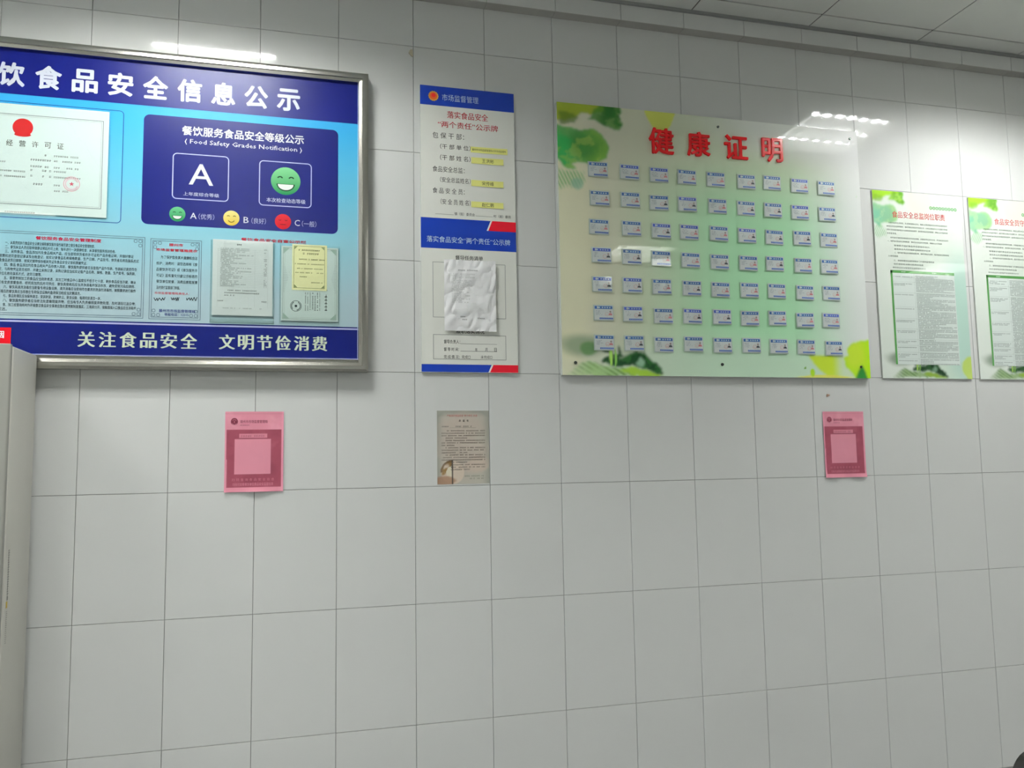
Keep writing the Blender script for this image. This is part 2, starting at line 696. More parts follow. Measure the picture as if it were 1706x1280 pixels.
# headline
def characters(name, body, xa, xb, z0, z1, col, dep, material, parent, lay=2, off=0.0, song=0.0, wf=0.95):
    n = len(body)
    for i, ch in enumerate(body):
        Q = Print(dep)
        x = xa + (xb - xa) * i / (n - 1)
        hh = (z1 - z0) * wf / 2
        Q.text(ch, x - hh, x + hh, z0, z1, col, lay, off, song)
        Q.build(name, material, parent)


x_shi = at(480.7, 167, D)[0]
x_sh = at(81, 131, D)[0]
pit = (x_shi - x_sh) / 7
zt0 = at(480, 184, D)[1]
zt1 = at(480, 149.5, D)[1]
characters('headline_character', '餐饮食品安全信息公示', x_sh - 2 * pit, x_shi, zt0, zt1, C(222, 228, 238), D, M['film_print'], panel, 2, off=.035, wf=.97)
# slogans in a song style
YE = C(222, 236, 205)
a0, a1 = at(131, 565, D)[0], at(328, 572, D)[0]
zs0, zs1 = at(330, 581.5, D)[1], at(330, 556.5, D)[1]
s_ = zs1 - zs0
characters('slogan_character', '关注食品安全', a0 + s_ * .45, a1 - s_ * .5, zs0, zs1, YE, D, M['film_print'], panel, 2, song=.035)
a0, a1 = at(365, 565, D)[0], at(545, 572, D)[0]
characters('slogan_character', '文明节俭消费', a0 + s_ * .5, a1 - s_ * .5, zs0, zs1, YE, D, M['film_print'], panel, 2, song=.035)
# grade panel
P = Print(D)
gx0, gz1 = at(240, 190, D)
gx1, gz1b = at(563.5, 217, D)
_, gz0 = at(240, 372, D)
_, gz0b = at(564, 391.5, D)
gz1, gz0 = (gz1 + gz1b) / 2, (gz0 + gz0b) / 2
P.rrect(gx0, gx1, gz0, gz1, .022, C(16, 26, 106), 1)
P.tpx('餐饮服务食品安全等级公示', (304, 209.5), (506, 241), WHITE, 2, off=.022)
P.tpx('( Food Safety Grades Notification )', (308, 231), (503, 256), WHITE, 2, off=.012)
for (a, b, c_, d) in (((288, 254.5), (382, 261), (382, 338), (288, 330)), ((432, 267), (519.5, 273), (519.5, 347.5), (432, 342))):
    X0, X1 = at(*a, D)[0], at(*b, D)[0]
    Z1 = (at(*a, D)[1] + at(*b, D)[1]) / 2
    Z0 = (at(*c_, D)[1] + at(*d, D)[1]) / 2
    P.rline(X0, X1, Z0, Z1, .016, .0035, C(200, 208, 235), 2)
P.tpx('A', (315.5, 272.5), (355, 310), WHITE, 3, off=.008)
P.tpx('上年度综合等级', (305.5, 319.5), (365, 329.5), C(205, 212, 230), 3, off=.01)
P.tpx('本次检查动态等级', (444, 329), (509, 340.5), C(205, 212, 230), 3, off=.01)


def smiley(P, px, py, rpx, base, top, kind):
    x, z = at(px, py, D)
    r = at(px + rpx, py, D)[0] - x
    P.disc(x, z, r, base, 2, 36, top=top)
    dk = tuple(c * .22 for c in base)
    t = r * .09
    for s in (-1, 1):
        if kind == 'flat':
            P.arc(x + s * r * .38, z + r * .30, r * .2, t, dk, 200, 340, 4)
        else:
            P.arc(x + s * r * .38, z + r * .12, r * .22, t, dk, 25, 155, 4)
    if kind == 'grin':
        P.disc(x, z - r * .22, r * .62, dk, 3.4, 20, rz=r * .52, a0=180, a1=360)
        P.disc(x, z - r * .25, r * .53, C(235, 240, 235), 4, 20, rz=r * .40, a0=180, a1=360)
    elif kind == 'smile':
        P.arc(x, z - r * .15, r * .45, t, dk, 205, 335, 4)
    else:
        P.rect(x - r * .35, x + r * .35, z - r * .42, z - r * .33, dk, 4)


GR, GT = C(20, 135, 75), C(135, 215, 150)
smiley(P, 476, 302, 24.5, GR, GT, 'grin')
smiley(P, 295.5, 357, 13.5, GR, C(110, 200, 140), 'grin')
smiley(P, 385.5, 363.5, 13.5, C(225, 190, 60), C(245, 235, 150), 'smile')
smiley(P, 471.5, 369.5, 13.5, C(200, 20, 35), C(225, 50, 60), 'flat')
P.tpx('A', (317, 354.5), (327.5, 365), WHITE, 3, off=.01)
P.tpx('（优秀）', (331, 356), (357, 367), C(190, 198, 225), 3)
P.tpx('B', (406, 361.5), (414, 372), WHITE, 3, off=.01)
P.tpx('（良好）', (419, 363), (443, 374), C(190, 198, 225), 3)
P.tpx('C', (491, 366.5), (499.5, 377), WHITE, 3, off=.01)
P.tpx('（一般）', (503, 368), (527, 379), C(190, 198, 225), 3)
P.build('grade_print', M['film_print'], panel)
# licence outline and the two text boxes
P = Print(D)
lx1, lz1 = at(207, 185, D)
_, lz0 = at(203, 372.5, D)
lx0 = at(-130, 175, D)[0]
P.rline(lx0, lx1, lz0, lz1, .015, .0025, C(30, 70, 150), 1)
LINE = C(95, 115, 130)


def orn_box(P, x0, x1, z0, z1):
    for k in (0, .007):
        P.rline(x0 + k, x1 - k, z0 + k, z1 - k, .0002, .0018, LINE, 1)
    for sx, X in ((1, x0), (-1, x1)):
        for sz, Z in ((1, z0), (-1, z1)):
            for (u, v) in ((.016, .016), (.032, .016), (.016, .032)):
                cx, cz = X + sx * u, Z + sz * v
                P.rline(cx - .006, cx + .006, cz - .006, cz + .006, .004, .0018, LINE, 1)


b1x1, b1z1 = at(242, 395.5, D)
_, b1z0 = at(240.5, 531, D)
b1x0 = at(-160, 385, D)[0]
orn_box(P, b1x0, b1x1, b1z0, b1z1)
b2x0, b2z1 = at(251, 397, D)
b2x1, _ = at(336.3, 401, D)
_, b2z0 = at(336, 534, D)
b2z1 = (b2z1 + at(336, 401.6, D)[1]) / 2
orn_box(P, b2x0, b2x1, b2z0, b2z1)
P.build('printed_border', M['film_print'], panel)
P = Print(D)
P.tpx('餐饮服务食品安全管理制度', (60, 393.5), (168.5, 404.5), C(205, 30, 70), 2, off=.02)
rules = ['一、认真贯彻执行食品安全法律法规和餐饮服务操作规范建立健全食品安全管理制度。',
         '二、餐饮从业人员应取得健康证明后方可上岗，每年进行一次健康检查，从事餐饮服务培训合格。',
         '三、采购食品、食品添加剂及食品相关产品，应当查验供货者的许可证和产品合格证明，并做好索证',
         '索票和进货查验记录以及台账登记，如实记录食品名称规格数量、生产日期、产品批号、供货者名称及联系方式',
         '及食品进货日期等，按规定期限保存相关凭证及食品安全记录和票据凭证。',
         '四、食品 食品添加剂及食品相关产品存放入库前，餐饮服务提供者应当查验产品外包装、包装标识是否符合',
         '定，与购物凭证是否相符，并建立采购记录，采购记录应当如实记载产品名称、规格、数量、生产批号、保质期、',
         '单位名称及联系方式、进货日期等。',
         '五、需要熟制加工的食品应当烧熟煮透，其加工时食品中心温度应不低于七十度，剩余食品应当冷藏，确认',
         '没有变质需要食用，经彻底加热后方可供应，餐饮具使用后应当洗净消毒并保洁存放，避免受到污染后使用。',
         '六、餐饮具清洗消毒应当配备专用设备设施，清洗消毒应当使用符合要求的洗涤剂消毒剂，按照要求进行操作',
         '消毒后的餐饮具应当存放在专用保洁设施内备用保洁柜应当定期清洗。',
         '七、食品处理区应当保持清洁，安装防鼠、防蝇防尘、防虫设施，每周彻底清洁一次。',
         '八、餐饮服务提供者应当依法处置餐厨废弃物，应当有专人负责餐厨废弃物处理，及时清除垃圾杂物，',
         '食、加工经营场所内外环境整洁食品安全事故应急处置预案制度落实，工用具分开，接触直接入口食品应当消毒并',
         '保洁。']
widths = [157, 192, 222, 231, 145, 228, 226, 70, 227, 226, 227, 136, 170, 228, 228, 14]
zt = at(230, 414.2, D)[1]
zbm = at(230, 514, D)[1]
for k, (t_, wd) in enumerate(zip(rules, widths)):
    zc = zt + (zbm - zt) * k / 14.0
    xs0 = at(7 if t_[1] == '、' else 0, 450, D)[0]
    if t_[1] != '、':
        t_ = t_
        xs0 = at(-2, 450, D)[0]
    xs1 = at(wd, 450, D)[0]
    P.text(t_, xs0, xs1, zc - .0062, zc + .0062, INK, 2, off=.004)
P.tpx('滕州市', (282, 405.5), (305, 411.5), RED, 2, off=.02)
P.tpx('市场监督管理局提示', (260.5, 413.5), (328.5, 421), RED, 2, off=.02)
tips = ['　为了保护您及家人健康和合法', '维护，消费时：请您选择有《食', '品餐饮许可证》或《餐饮服务许', '可证》且有量化分级公示标志的', '餐饮单位就餐，消费后索取发票', '及时拨打监督部门举报。']
for k, t_ in enumerate(tips):
    yy = 428.5 + k * 10.1
    x0, z0 = at(268 if k == 0 else 260.5, yy + 2.6, D)
    x1 = at(300 if k == 5 else 329, yy, D)[0]
    P.text(t_, x0, x1, z0, z0 + .0125, INK, 2, off=.003)
P.tpx('市场监督管理局责任人：', (257.5, 486), (316, 492), RED, 2, off=.01)
# handwritten scrawl, three groups
rr = random.Random(3)
for gx, gw in ((257, 20), (285, 15), (310, 20)):
    px = gx
    pts = []
    for k in range(9):
        pts.append(at(px + rr.uniform(-1, 1), 498.5 + (3.2 if k % 2 else -3.2) * rr.uniform(.5, 1), D))
        px += gw / 9
    for a, b in zip(pts[:-1], pts[1:]):
        dx, dz = b[0] - a[0], b[1] - a[1]
        L = math.hypot(dx, dz) + 1e-9
        nx_, nz_ = -dz / L * .0012, dx / L * .0012
        P.poly([(a[0] - nx_, a[1] - nz_), (b[0] - nx_, b[1] - nz_), (b[0] + nx_, b[1] + nz_), (a[0] + nx_, a[1] + nz_)], INK, 2)
P.tpx('滕州市市场监督管理局', (265, 515), (325, 522), C(30, 40, 130), 2, off=.012)
P.tpx('举报电话：12315', (274, 521.5), (314, 527.5), C(30, 40, 130), 2, off=.012)
P.tpx('餐饮食品安全自查公示栏', (402, 396), (510, 406.5), RED, 2, off=.02)
P.build('rules_lettering', M['film_print'], panel)


# documents and pockets on the board
def pocket(a, b, parent, dep, d=.007):
    x0, z1 = at(*a, dep)
    x1, z0 = at(*b, dep)
    mb = MB()
    mb.box(x0, x1, -dep - d - .0012, -dep - d, z0, z1)
    mb.box(x0, x1, -dep - d, -dep - .0004, z0, z0 + .0015)
    mb.box(x0, x0 + .0015, -dep - d, -dep - .0004, z0, z1)
    mb.box(x1 - .0015, x1, -dep - d, -dep - .0004, z0, z1)
    if a[0] < 400:
        mb.box(x0, x1, -dep - d * .55, -dep - d * .5, z0, z0 + .014)
    return mb.build('acrylic_pocket', M['clear'], parent)


def sheet(name, a, b, dep, fn, label, cat, thick=.0008, group=None, step=.004, warp=None, material='paper'):
    """a, b = level corners (x0, z1), (x1, z0); returns the thing Empty and its paper"""
    x0, z1 = a
    x1, z0 = b
    t = thing(name, label, cat, ((x0 + x1) / 2, -dep, z0), group)
    slab('paper', x0, x1, z0, z1, dep + thick, dep, fn, step, [M[material]], t, warp)
    return t


def flat(c):
    c = np.array(c)
    return lambda X, Z: np.broadcast_to(c, X.shape + (3,)).copy()


PRINT_K[0] = .80
# licence
lx1_, lz1_ = at(183, 187.5, D)
_, lz0_ = at(179.5, 364, D)
lx0_ = 2 * at(40, 213, D)[0] - lx1_
LD = D + .0035
lic = sheet('business_licence', (lx0_, lz1_), (lx1_, lz0_), LD, flat(C(206, 216, 214)), 'white food business licence with red emblem on the left of the blue board', 'certificate', step=.02, material='lam')
P = Print(LD + .0008)
xr = at(171, 270, LD)[0]
xl = lx0_ + (lx1_ - xr)
zt_, zb_ = at(171, 202, LD)[1], at(171, 349, LD)[1]
P.rline(xl, xr, zb_, zt_, .0005, .0022, C(120, 125, 128), 1)
P.rline(xl + .006, xr - .006, zb_ + .006, zt_ - .006, .0005, .0010, C(160, 160, 160), 1)
ex, ez = at(38.3, 212.5, LD)
er = at(55.5, 212.5, LD)[0] - ex
P.disc(ex, ez, er, C(200, 22, 28), 1, 32)
P.disc(ex, ez - er * .82, er * .82, C(200, 22, 28), 1.6, 16, rz=er * .22)
P.spread('食品经营许可证', ex - 3 * (at(101, 241, LD)[0] - at(16.5, 238, LD)[0]) / 4 + .0, at(101, 242, LD)[0], at(100, 249, LD)[1], at(100, 239, LD)[1], C(85, 85, 80), 2, off=.004)
rr = random.Random(5)
for k, py in enumerate((258, 266.5, 277.5, 284, 293.5, 307, 319)):
    x0, z0 = at(51 if k < 6 else 92, py + 1.2, LD)
    xm = at(90, py, LD)[0]
    x1 = at((134, 136, 136, 111, 136, 104, 118)[k], py, LD)[0]
    P.micro(x0, xm - .008, z0, .0075 if k < 5 else .008, C(110, 112, 112), 2, rr, dens=.9 if k in (1, 2) else .55)
    P.micro(xm, x1, z0, .0068, C(130, 132, 132), 2, rr, .85)
for py, x1p in ((257, 11), (272, 43), (281, 43)):
    x0, z0 = at(-90, py + 7, LD)
    P.micro(x0, at(x1p, py, LD)[0], z0, .0062, C(120, 122, 122), 2, rr, .85)
P.micro(at(8, 352, LD)[0], at(58, 354, LD)[0], at(30, 355, LD)[1], .006, C(125, 125, 125), 2, rr, .95)
sx, sz = at(119.5, 307, LD)
PK = C(222, 160, 172)
sr = at(133.5, 307, LD)[0] - sx
P.arc(sx, sz, sr, .0022, PK, 0, 360, 3, 28)
P.arc(sx, sz, sr * .82, sr * .16, C(226, 190, 198), 20, 340, 2.8, 22)
star = []
for k in range(10):
    a = math.radians(90 + 36 * k)
    q = sr * (.32 if k % 2 == 0 else .13)
    star.append((sx + q * math.cos(a), sz + q * math.sin(a)))
for k in range(0, 10, 2):
    P.poly([star[k], star[(k + 1) % 10], (sx, sz), star[k - 1]], C(205, 90, 110), 3)
P.build('lettering', M['lam'], lic)
# clear licence sleeve
MB().box(lx0_ - .012, at(186, 187, D)[0], -LD - .0034, -LD - .0024, lz0_ - .006, lz1_ + .003).build('clear_cover', M['clear'], lic)

pocket((352, 400), (456, 540.5), board, D + .0004)
pocket((466.5, 407), (565, 541.8), board, D + .0004)
# inspection form
a = at(355, 398.5, .034)
b = at(453.5, 527.5, .034)
form = sheet('inspection_form', a, b, .0335, flat(C(196, 201, 200)), 'white printed self-inspection form in the left clear pocket of the blue board', 'document', thick=.002, step=.03)
P = Print(.0355)
rr = random.Random(11)
P.micro(a[0] + .085, a[0] + .105, a[1] - .020, .006, INK, 2, rr, 1)
for k in range(24):
    z = a[1] - .035 - k * .0062
    P.rect(a[0] + .018, b[0] - .018, z - .0018, z - .0014, C(165, 170, 170), 1)
    P.micro(a[0] + .028, a[0] + .028 + rr.uniform(.03, .12), z, .0038, C(140, 146, 146), 2, rr, .8)
    if rr.random() < .8:
        P.micro(b[0] - .032, b[0] - .020, z, .0038, C(120, 126, 126), 2, rr, .8)
for k, wd in enumerate((.10, .11, .02)):
    P.micro(a[0] + .055 - (.012 if k else 0), a[0] + .06 + wd, a[1] - .195 - k * .0095, .0052, C(110, 115, 115), 2, rr, .85)
P.micro(a[0] + .02, a[0] + .04, a[1] - .235, .005, C(120, 125, 125), 2, rr, .9)
P.micro(b[0] - .04, b[0] - .02, a[1] - .235, .005, C(120, 125, 125), 2, rr, .9)
P.micro(a[0] + .02, b[0] - .03, a[1] - .262, .0045, C(150, 155, 155), 2, rr, .5)
for xx in (a[0] + .018, a[0] + .15, b[0] - .018):
    P.rect(xx, xx + .0005, a[1] - .255, a[1] - .033, C(165, 170, 170), 1)
P.build('lettering', M['paper'], form)
# certificate behind
a = at(469, 409.5, .034)
b = at(563, 536.5, .034)
cert = sheet('patterned_certificate', a, b, .0332, flat(C(190, 202, 198)), 'pale green patterned certificate with sideways text in the right clear pocket', 'certificate', thick=.0015, step=.03)
P = Print(.0347)
x0, z1 = a
x1, z0 = b
P.rline(x0 + .006, x1 - .006, z0 + .006, z1 - .006, .0005, .0012, C(110, 130, 120), 1)
P.rline(x0 + .012, x1 - .012, z0 + .012, z1 - .012, .0005, .0006, C(140, 155, 145), 1)
GG = C(150, 172, 160)
for X, sx_ in ((x0 + .008, 1), (x1 - .008, -1)):
    for Z, sz_ in ((z0 + .008, 1), (z1 - .008, -1)):
        P.poly([(X, Z), (X + sx_ * .022, Z), (X, Z + sz_ * .022)], GG, 1.3)
    zm = z0 + .165
    for k in range(-9, 10):
        P.rect(min(X, X + sx_ * (.018 - abs(k) * .0016)), max(X, X + sx_ * (.018 - abs(k) * .0016)), zm + k * .006, zm + k * .006 + .0014, C(160, 172, 172), 1.3)
cx_, cz_ = at(493, 510, .034)
P.arc(cx_, cz_, .021, .0015, C(60, 75, 75), 0, 360, 2, 24)
for k in range(20):
    if 4 <= k <= 6 or 13 <= k <= 15:
        continue
    t_ = math.radians(k * 18)
    P.rect(cx_ + .016 * math.cos(t_) - .0014, cx_ + .016 * math.cos(t_) + .0014, cz_ + .016 * math.sin(t_) - .0022, cz_ + .016 * math.sin(t_) + .0022, C(60, 75, 75), 2)
P.disc(cx_, cz_, .005, C(60, 75, 75), 2, 8)
rr = random.Random(4)
for (px, hh, cc) in ((508, .004, 120), (512, .004, 120), (516, .004, 130), (520, .006, 110), (524, .006, 110), (528, .006, 110), (532, .004, 130), (541, .013, 70)):
    xx = at(px, 500, .034)[0]
    z = at(px, 518, .034)[1]
    ze = at(px, 488 if px < 540 else 484, .034)[1]
    while z < ze:
        if rr.random() < .85:
            P.rect(xx, xx + hh * .7, z, z + .001 + hh * .2, C(cc, cc + 10, cc + 5), 2)
            P.rect(xx + hh * .3, xx + hh * .45, z, z + hh * .8, C(cc, cc + 10, cc + 5), 2)
        z += hh
P.build('lettering', M['paper'], cert)
a = at(487, 406.5, .037)
b = at(544.5, 485, .037)
yc = sheet('yellow_certificate', a, b, .0352, flat(C(222, 216, 166)), 'small pale yellow training certificate in front of the patterned certificate', 'certificate', thick=.0007, step=.03)
P = Print(.0359)
P.rline(a[0] + .006, b[0] - .008, b[1] + .008, a[1] - .006, .0005, .0012, C(120, 130, 90), 1)
for X, sx_ in ((a[0] + .008, 1), (b[0] - .010, -1)):
    for Z, sz_ in ((b[1] + .010, 1), (a[1] - .008, -1)):
        P.poly([(X, Z), (X + sx_ * .012, Z), (X, Z + sz_ * .012)], C(145, 155, 105), 1.3)
rr = random.Random(9)
for k, (u0, u1, v, hh) in enumerate(((.18, .8, .14, .0062), (.25, .75, .22, .0075), (.2, .92, .34, .005), (.08, .92, .44, .0042), (.14, .92, .54, .0042), (.06, .9, .63, .0042), (.22, .42, .72, .0045), (.55, .88, .84, .0042))):
    P.micro(a[0] + u0 * (b[0] - a[0]), a[0] + u1 * (b[0] - a[0]), a[1] - v * (a[1] - b[1]), hh, C(120, 118, 80), 2, rr, .8)
P.build('lettering', M['paper'], yc)

# no smoking sign
nx1, nz1 = at(18.5, 546, .033)
_, nz0 = at(18, 575, .033)
nz0 -= .03
nosm = sheet('no_smoking_sign', (nx1 - .30, nz1), (nx1, nz0), .0316, flat(C(200, 15, 30)), 'red no smoking sticker on the lower blue band of the board', 'sign', thick=.001, step=.05, material='film_print')
P = Print(.0326)
e0 = at(8, 553, .033)
nz_ = (at(6, 563.5, .033)[1], at(6, 551.5, .033)[1])
characters('sign_character', '禁止吸烟', e0[0] - .215, e0[0] - .015, nz_[0], nz_[1], C(235, 232, 228), .0326, M['film_print'], nosm, 1.5, off=.02, wf=1.0)

# ================================================================== RESPONSIBILITY NOTICE (400 x 1200)
DP = .010
PRINT_K[0] = .64
nx0, nzt = 1.226, 2.985
nx1_, nzb = 1.622, 1.800
notice = thing('responsibility_notice', 'tall white and blue notice panel with red title between the blue board and green panel', 'notice board', ((nx0 + nx1_) / 2, 0, nzb))
MB().box(nx0, nx1_, -DP, -.001, nzb, nzt).build('acrylic_sheet', M['acryl_edge'], notice)
P = Print(DP)
PW = C(194, 195, 188)
BL = C(20, 50, 145)
RD = C(205, 20, 40)
P.rect(nx0 + .001, nx1_ - .001, nzb + .001, nzt - .001, PW, .5)


def zpx(px, py):
    return at(px, py, DP)[1]


zA = (zpx(700, 172.6) + zpx(855, 188.5)) / 2
P.rect(nx0, nx1_, zA, nzt, BL, 1)
zB = (zpx(701, 362) + zpx(815, 367.8)) / 2
zC = (zpx(701, 412) + zpx(859, 420.6)) / 2
zB2 = zpx(840, 386.3)
P.rect(nx0, nx1_, zC, zB, BL, 1)
xa, xb = at(820, 372, DP)[0], at(813.5, 384, DP)[0]
P.poly([(xa - .007, zB), (xb - .007, zB2), (xb, zB2), (xa, zB)], C(215, 215, 215), 1.4)
P.poly([(xa, zB), (xb, zB2), (nx1_, zB2), (nx1_, zB)], RD, 1.4)
zD = (zpx(703, 606.4) + zpx(820, 608.5)) / 2
zE = nzb + .002
P.rect(nx0, nx1_, zE, zD, BL, 1)
xa, xb = at(822, 610, DP)[0], at(816.5, 622, DP)[0]
P.poly([(xa - .007, zD), (xb - .007, zE), (xb, zE), (xa, zD)], C(215, 215, 215), 1.4)
P.poly([(xa, zD), (xb, zE), (nx1_, zE), (nx1_, zD)], RD, 1.4)
P.build('printed_panel', M['gloss'], notice)
P = Print(DP)
ex, ez = at(722, 160, DP)
for k in range(14):
    t_ = math.radians(k * 360 / 14)
    P.disc(ex + .016 * math.cos(t_), ez + .016 * math.sin(t_), .0055, C(225, 150, 60), 2, 8)
P.disc(ex, ez, .0155, C(215, 90, 40), 2.5, 14)
P.disc(ex, ez + .003, .010, C(205, 35, 30), 3, 5)
LB = C(160, 180, 225)
P.tpx('市场监督管理', (736.4, 156.5), (797, 173.5), LB, 2, off=.0)
P.tpx('落实食品安全', (745, 185), (813, 203), RED, 2, off=.008)
P.tpx('“两个责任”公示牌', (729.5, 201), (829.5, 220.5), RED, 2, off=.008)
DKT = C(62, 62, 60)
P.tpx('包 保 干 部：', (720.6, 219.5), (773, 234), DKT, 2)
P.tpx('（干 部 单 位）', (733, 239.5), (784, 252), DKT, 2)
P.tpx('（干 部 姓 名）', (733, 257.5), (784, 270.5), DKT, 2)
P.tpx('食品安全总监：', (720.6, 276), (774, 289.5), DKT, 2)
P.tpx('（安全总监姓名）', (733, 294.5), (784, 307), DKT, 2)
P.tpx('食 品 安 全 员：', (720.6, 312), (774, 325), DKT, 2)
P.tpx('（安 全 员 姓 名）', (734, 331), (784, 343.5), DKT, 2)
P.tpx('镇（街）委员会', (757, 353.5), (791, 361), DKT, 2)
P.tpx('村（居）委员', (822, 358), (851, 364.5), DKT, 2)
P.rpx((725, 356.5), (756, 357.8), C(120, 120, 115), 2)
P.rpx((792, 360.2), (821, 361.4), C(120, 120, 115), 2)
P.tpx('落实食品安全“两个责任”公示牌', (711, 392.5), (850, 410), C(165, 188, 230), 2, off=.003)
P.tpx('督导任务清单', (758.8, 425.5), (804.5, 435), DKT, 2, off=.014)
P.tpx('履职落实情况', (760, 547.5), (807, 556.8), DKT, 2, off=.014)
for (A_, B_) in (((720.6, 436), (843, 532)), ((721.6, 557), (843.5, 600.5))):
    X0, Z1 = at(*A_, DP)
    X1, Z0 = at(*B_, DP)
    P.rline(X0, X1, Z0, Z1, .0003, .0018, C(120, 122, 120), 2)
P.tpx('督导负责人：', (739.5, 566), (766.5, 573), DKT, 2)
P.rpx((767, 572.6), (828, 574.4), C(130, 130, 128), 2)
P.tpx('督 导 时 间：', (739.5, 579), (765, 585.5), DKT, 2)
P.rpx((767, 584.8), (828, 586.6), C(130, 130, 128), 2)
for px, ch in ((793.5, '年'), (810, '月'), (825.5, '日')):
    P.tpx(ch, (px - 2, 580), (px + 2, 586), DKT, 2.2)
P.tpx('完 成 情 况：完成□', (739.5, 591.5), (783.5, 598.3), DKT, 2)
P.tpx('未完成□', (801, 592.5), (820, 598.5), DKT, 2)
P.build('lettering', M['gloss'], notice)
# yellow name strips stuck on it
for k, (A_, B_, txt, fr) in enumerate((((784, 244.3), (845, 259), '滕州市市场监督管理局北辛市场监管所', (.04, .96)),
                                       ((785, 262), (838.4, 276.5), '王洪彬', (.33, .70)),
                                       ((785, 299.8), (838.4, 313.8), '宋传峰', (.33, .70)),
                                       ((785, 335.6), (838.4, 348.8), '赵仁鹏', (.33, .70)))):
    X0, Z1 = at(*A_, DP)
    X1, Z0 = at(*B_, DP)
    lab = ['yellow paper strip with small office text, topmost on the notice panel', 'yellow name strip second from the top on the notice panel',
           'yellow name strip third from the top on the notice panel', 'yellow name strip lowest on the notice panel'][k]
    t = sheet('name_strip', (X0, Z1), (X1, Z0), DP + .0008, flat(C(214, 222, 118)), lab, 'label', thick=.0006, step=.03,
              group='yellow strips on the notice panel', warp=lambda x, z, X0=X0, X1=X1: .0025 * ((x - X0) / (X1 - X0)) ** 3)
    Q = Print(DP + .0014)
    zz = Z1 - Z0
    hgt = (.30, .70) if k == 0 else (.18, .84)
    Q.text(txt, X0 + fr[0] * (X1 - X0), X0 + fr[1] * (X1 - X0), Z0 + zz * hgt[0], Z0 + zz * hgt[1], C(70, 72, 50), 1, off=.0)
    Q.build('lettering', M['paper'], t, warp=lambda x, z, X0=X0, X1=X1: .0025 * ((x - X0) / (X1 - X0)) ** 3)

# crinkled task sheet
TX0, TZ1 = at(739.5, 433, DP + .003)
TX1, TZ0 = at(826, 553.5, DP + .003)
TX0 = at(739, 500, DP)[0] + .001
TX1 = at(825, 500, DP)[0]


def crinkle(x, z):
    u, v = (x - TX0) * 9 + 3, (z - TZ0) * 9 + 3
    n = float(fbm(np.array([u]), np.array([v * .6]), 1.3, 21, 3)[0])
    m_ = abs(float(vnoise(np.array([u * 1.1 + v * .5]), np.array([v * .5]), 1.7, 5)[0]) - .5)
    f2 = abs(float(vnoise(np.array([u * 2.3 - v * .8]), np.array([v * 1.4 + u * .3]), 1.9, 9)[0]) - .5)
    return .001 + .013 * n + .010 * m_ + .013 * f2


tsk = sheet('task_sheet', (TX0, TZ1), (TX1, TZ0), DP + .0009, flat(C(204, 206, 202)), 'crinkled white task list sheet taped over the lower half of the notice panel', 'paper',
            thick=.0006, step=.006, warp=crinkle)
P = Print(DP + .0017)
rr = random.Random(2)
P.micro(TX0 + .052, TX0 + .142, TZ1 - .045, .0058, C(110, 110, 110), 1, rr, .95)
for k in range(28):
    z = TZ1 - .060 - k * .0068
    for i in range(24):
        u_ = TX0 + .028 + (TX1 - TX0 - .05) * i / 24
        P.rect(u_, u_ + .0067, z - .0022, z - .0018, C(186, 188, 186), 1)
    if k < 18:
        P.micro(TX0 + .030, TX0 + .032 + rr.uniform(.02, .10), z, .0034, C(150, 152, 150), 1.5, rr, .75)
P.micro(TX0 + .065, TX0 + .085, TZ1 - .235, .005, C(90, 90, 90), 2, rr, 1)
P.micro(TX0 + .072, TX0 + .092, TZ1 - .246, .005, C(120, 120, 120), 2, rr, 1)
P.micro(TX0 + .135, TX0 + .165, TZ1 - .240, .005, C(110, 110, 110), 2, rr, 1)
P.build('lettering', M['paper'], tsk, warp=crinkle)

# ================================================================== GREEN HEALTH CERTIFICATE PANEL
DG = .022
PRINT_K[0] = .57
hx0, hx1 = at(930.5, 300, DG)[0] - .001, at(1449, 600, DG)[0]
hz1, hz0 = (at(931, 168.5, DG)[1] + at(1130, 191, DG)[1]) / 2, (at(942, 624.5, DG)[1] + at(1450, 631, DG)[1]) / 2


def lin(c):
    k = PRINT_K[0]
    c = np.asarray(c, float) / 255
    return np.minimum(.9, np.where(c <= .04045, c / 12.92, ((c + .055) / 1.055) ** 2.4) / k)


def smooth(t):
    t = np.clip(t, 0, 1)
    return t * t * (3 - 2 * t)


def blend(A, c, m):
    return A * (1 - m[..., None]) + lin(c) * m[..., None]


def ell(X, Z, c, rx, rz, soft, N=0, amt=0.0):
    """soft ellipse, edge wobbled by noise N"""
    d = np.sqrt(((X - c[0]) / rx) ** 2 + ((Z - c[1]) / rz) ** 2) + (N - .5) * amt * 2.4
    return smooth((1 - d) / soft + .5)


def pmask(X, Z, N, pts, wob=.012):
    """inside of a polygon whose outline is wobbled by noise"""
    x = X + (N - .5) * wob * 2
    z = Z + (fbm(X + 7, Z + 4, 26, 91, 3) - .5) * wob * 2
    m = np.zeros(X.shape, bool)
    n = len(pts)
    for i in range(n):
        (xa, za), (xb, zb) = pts[i], pts[(i + 1) % n]
        if za == zb:
            continue
        c_ = ((za > z) != (zb > z)) & (x < (xb - xa) * (z - za) / (zb - za) + xa)
        m ^= c_
    m = m.astype(float)
    for _ in range(2):      # soften by a small box filter
        p = np.pad(m, 1, mode='edge')
        m = (p[:-2, 1:-1] + p[2:, 1:-1] + p[1:-1, :-2] + p[1:-1, 2:] + 2 * p[1:-1, 1:-1]) / 6
    return m


# outlines drawn once in metres: lower leaves from the mound's foot, corner leaves from the panel corner
def crop_pts(pts, sc, ox, oy, ref, dep=.022):
    out = []
    for a, b in pts:
        x, z = at(ox + a / sc, oy + b / sc, dep)
        out.append((x - ref[0], z - ref[1]))
    return out


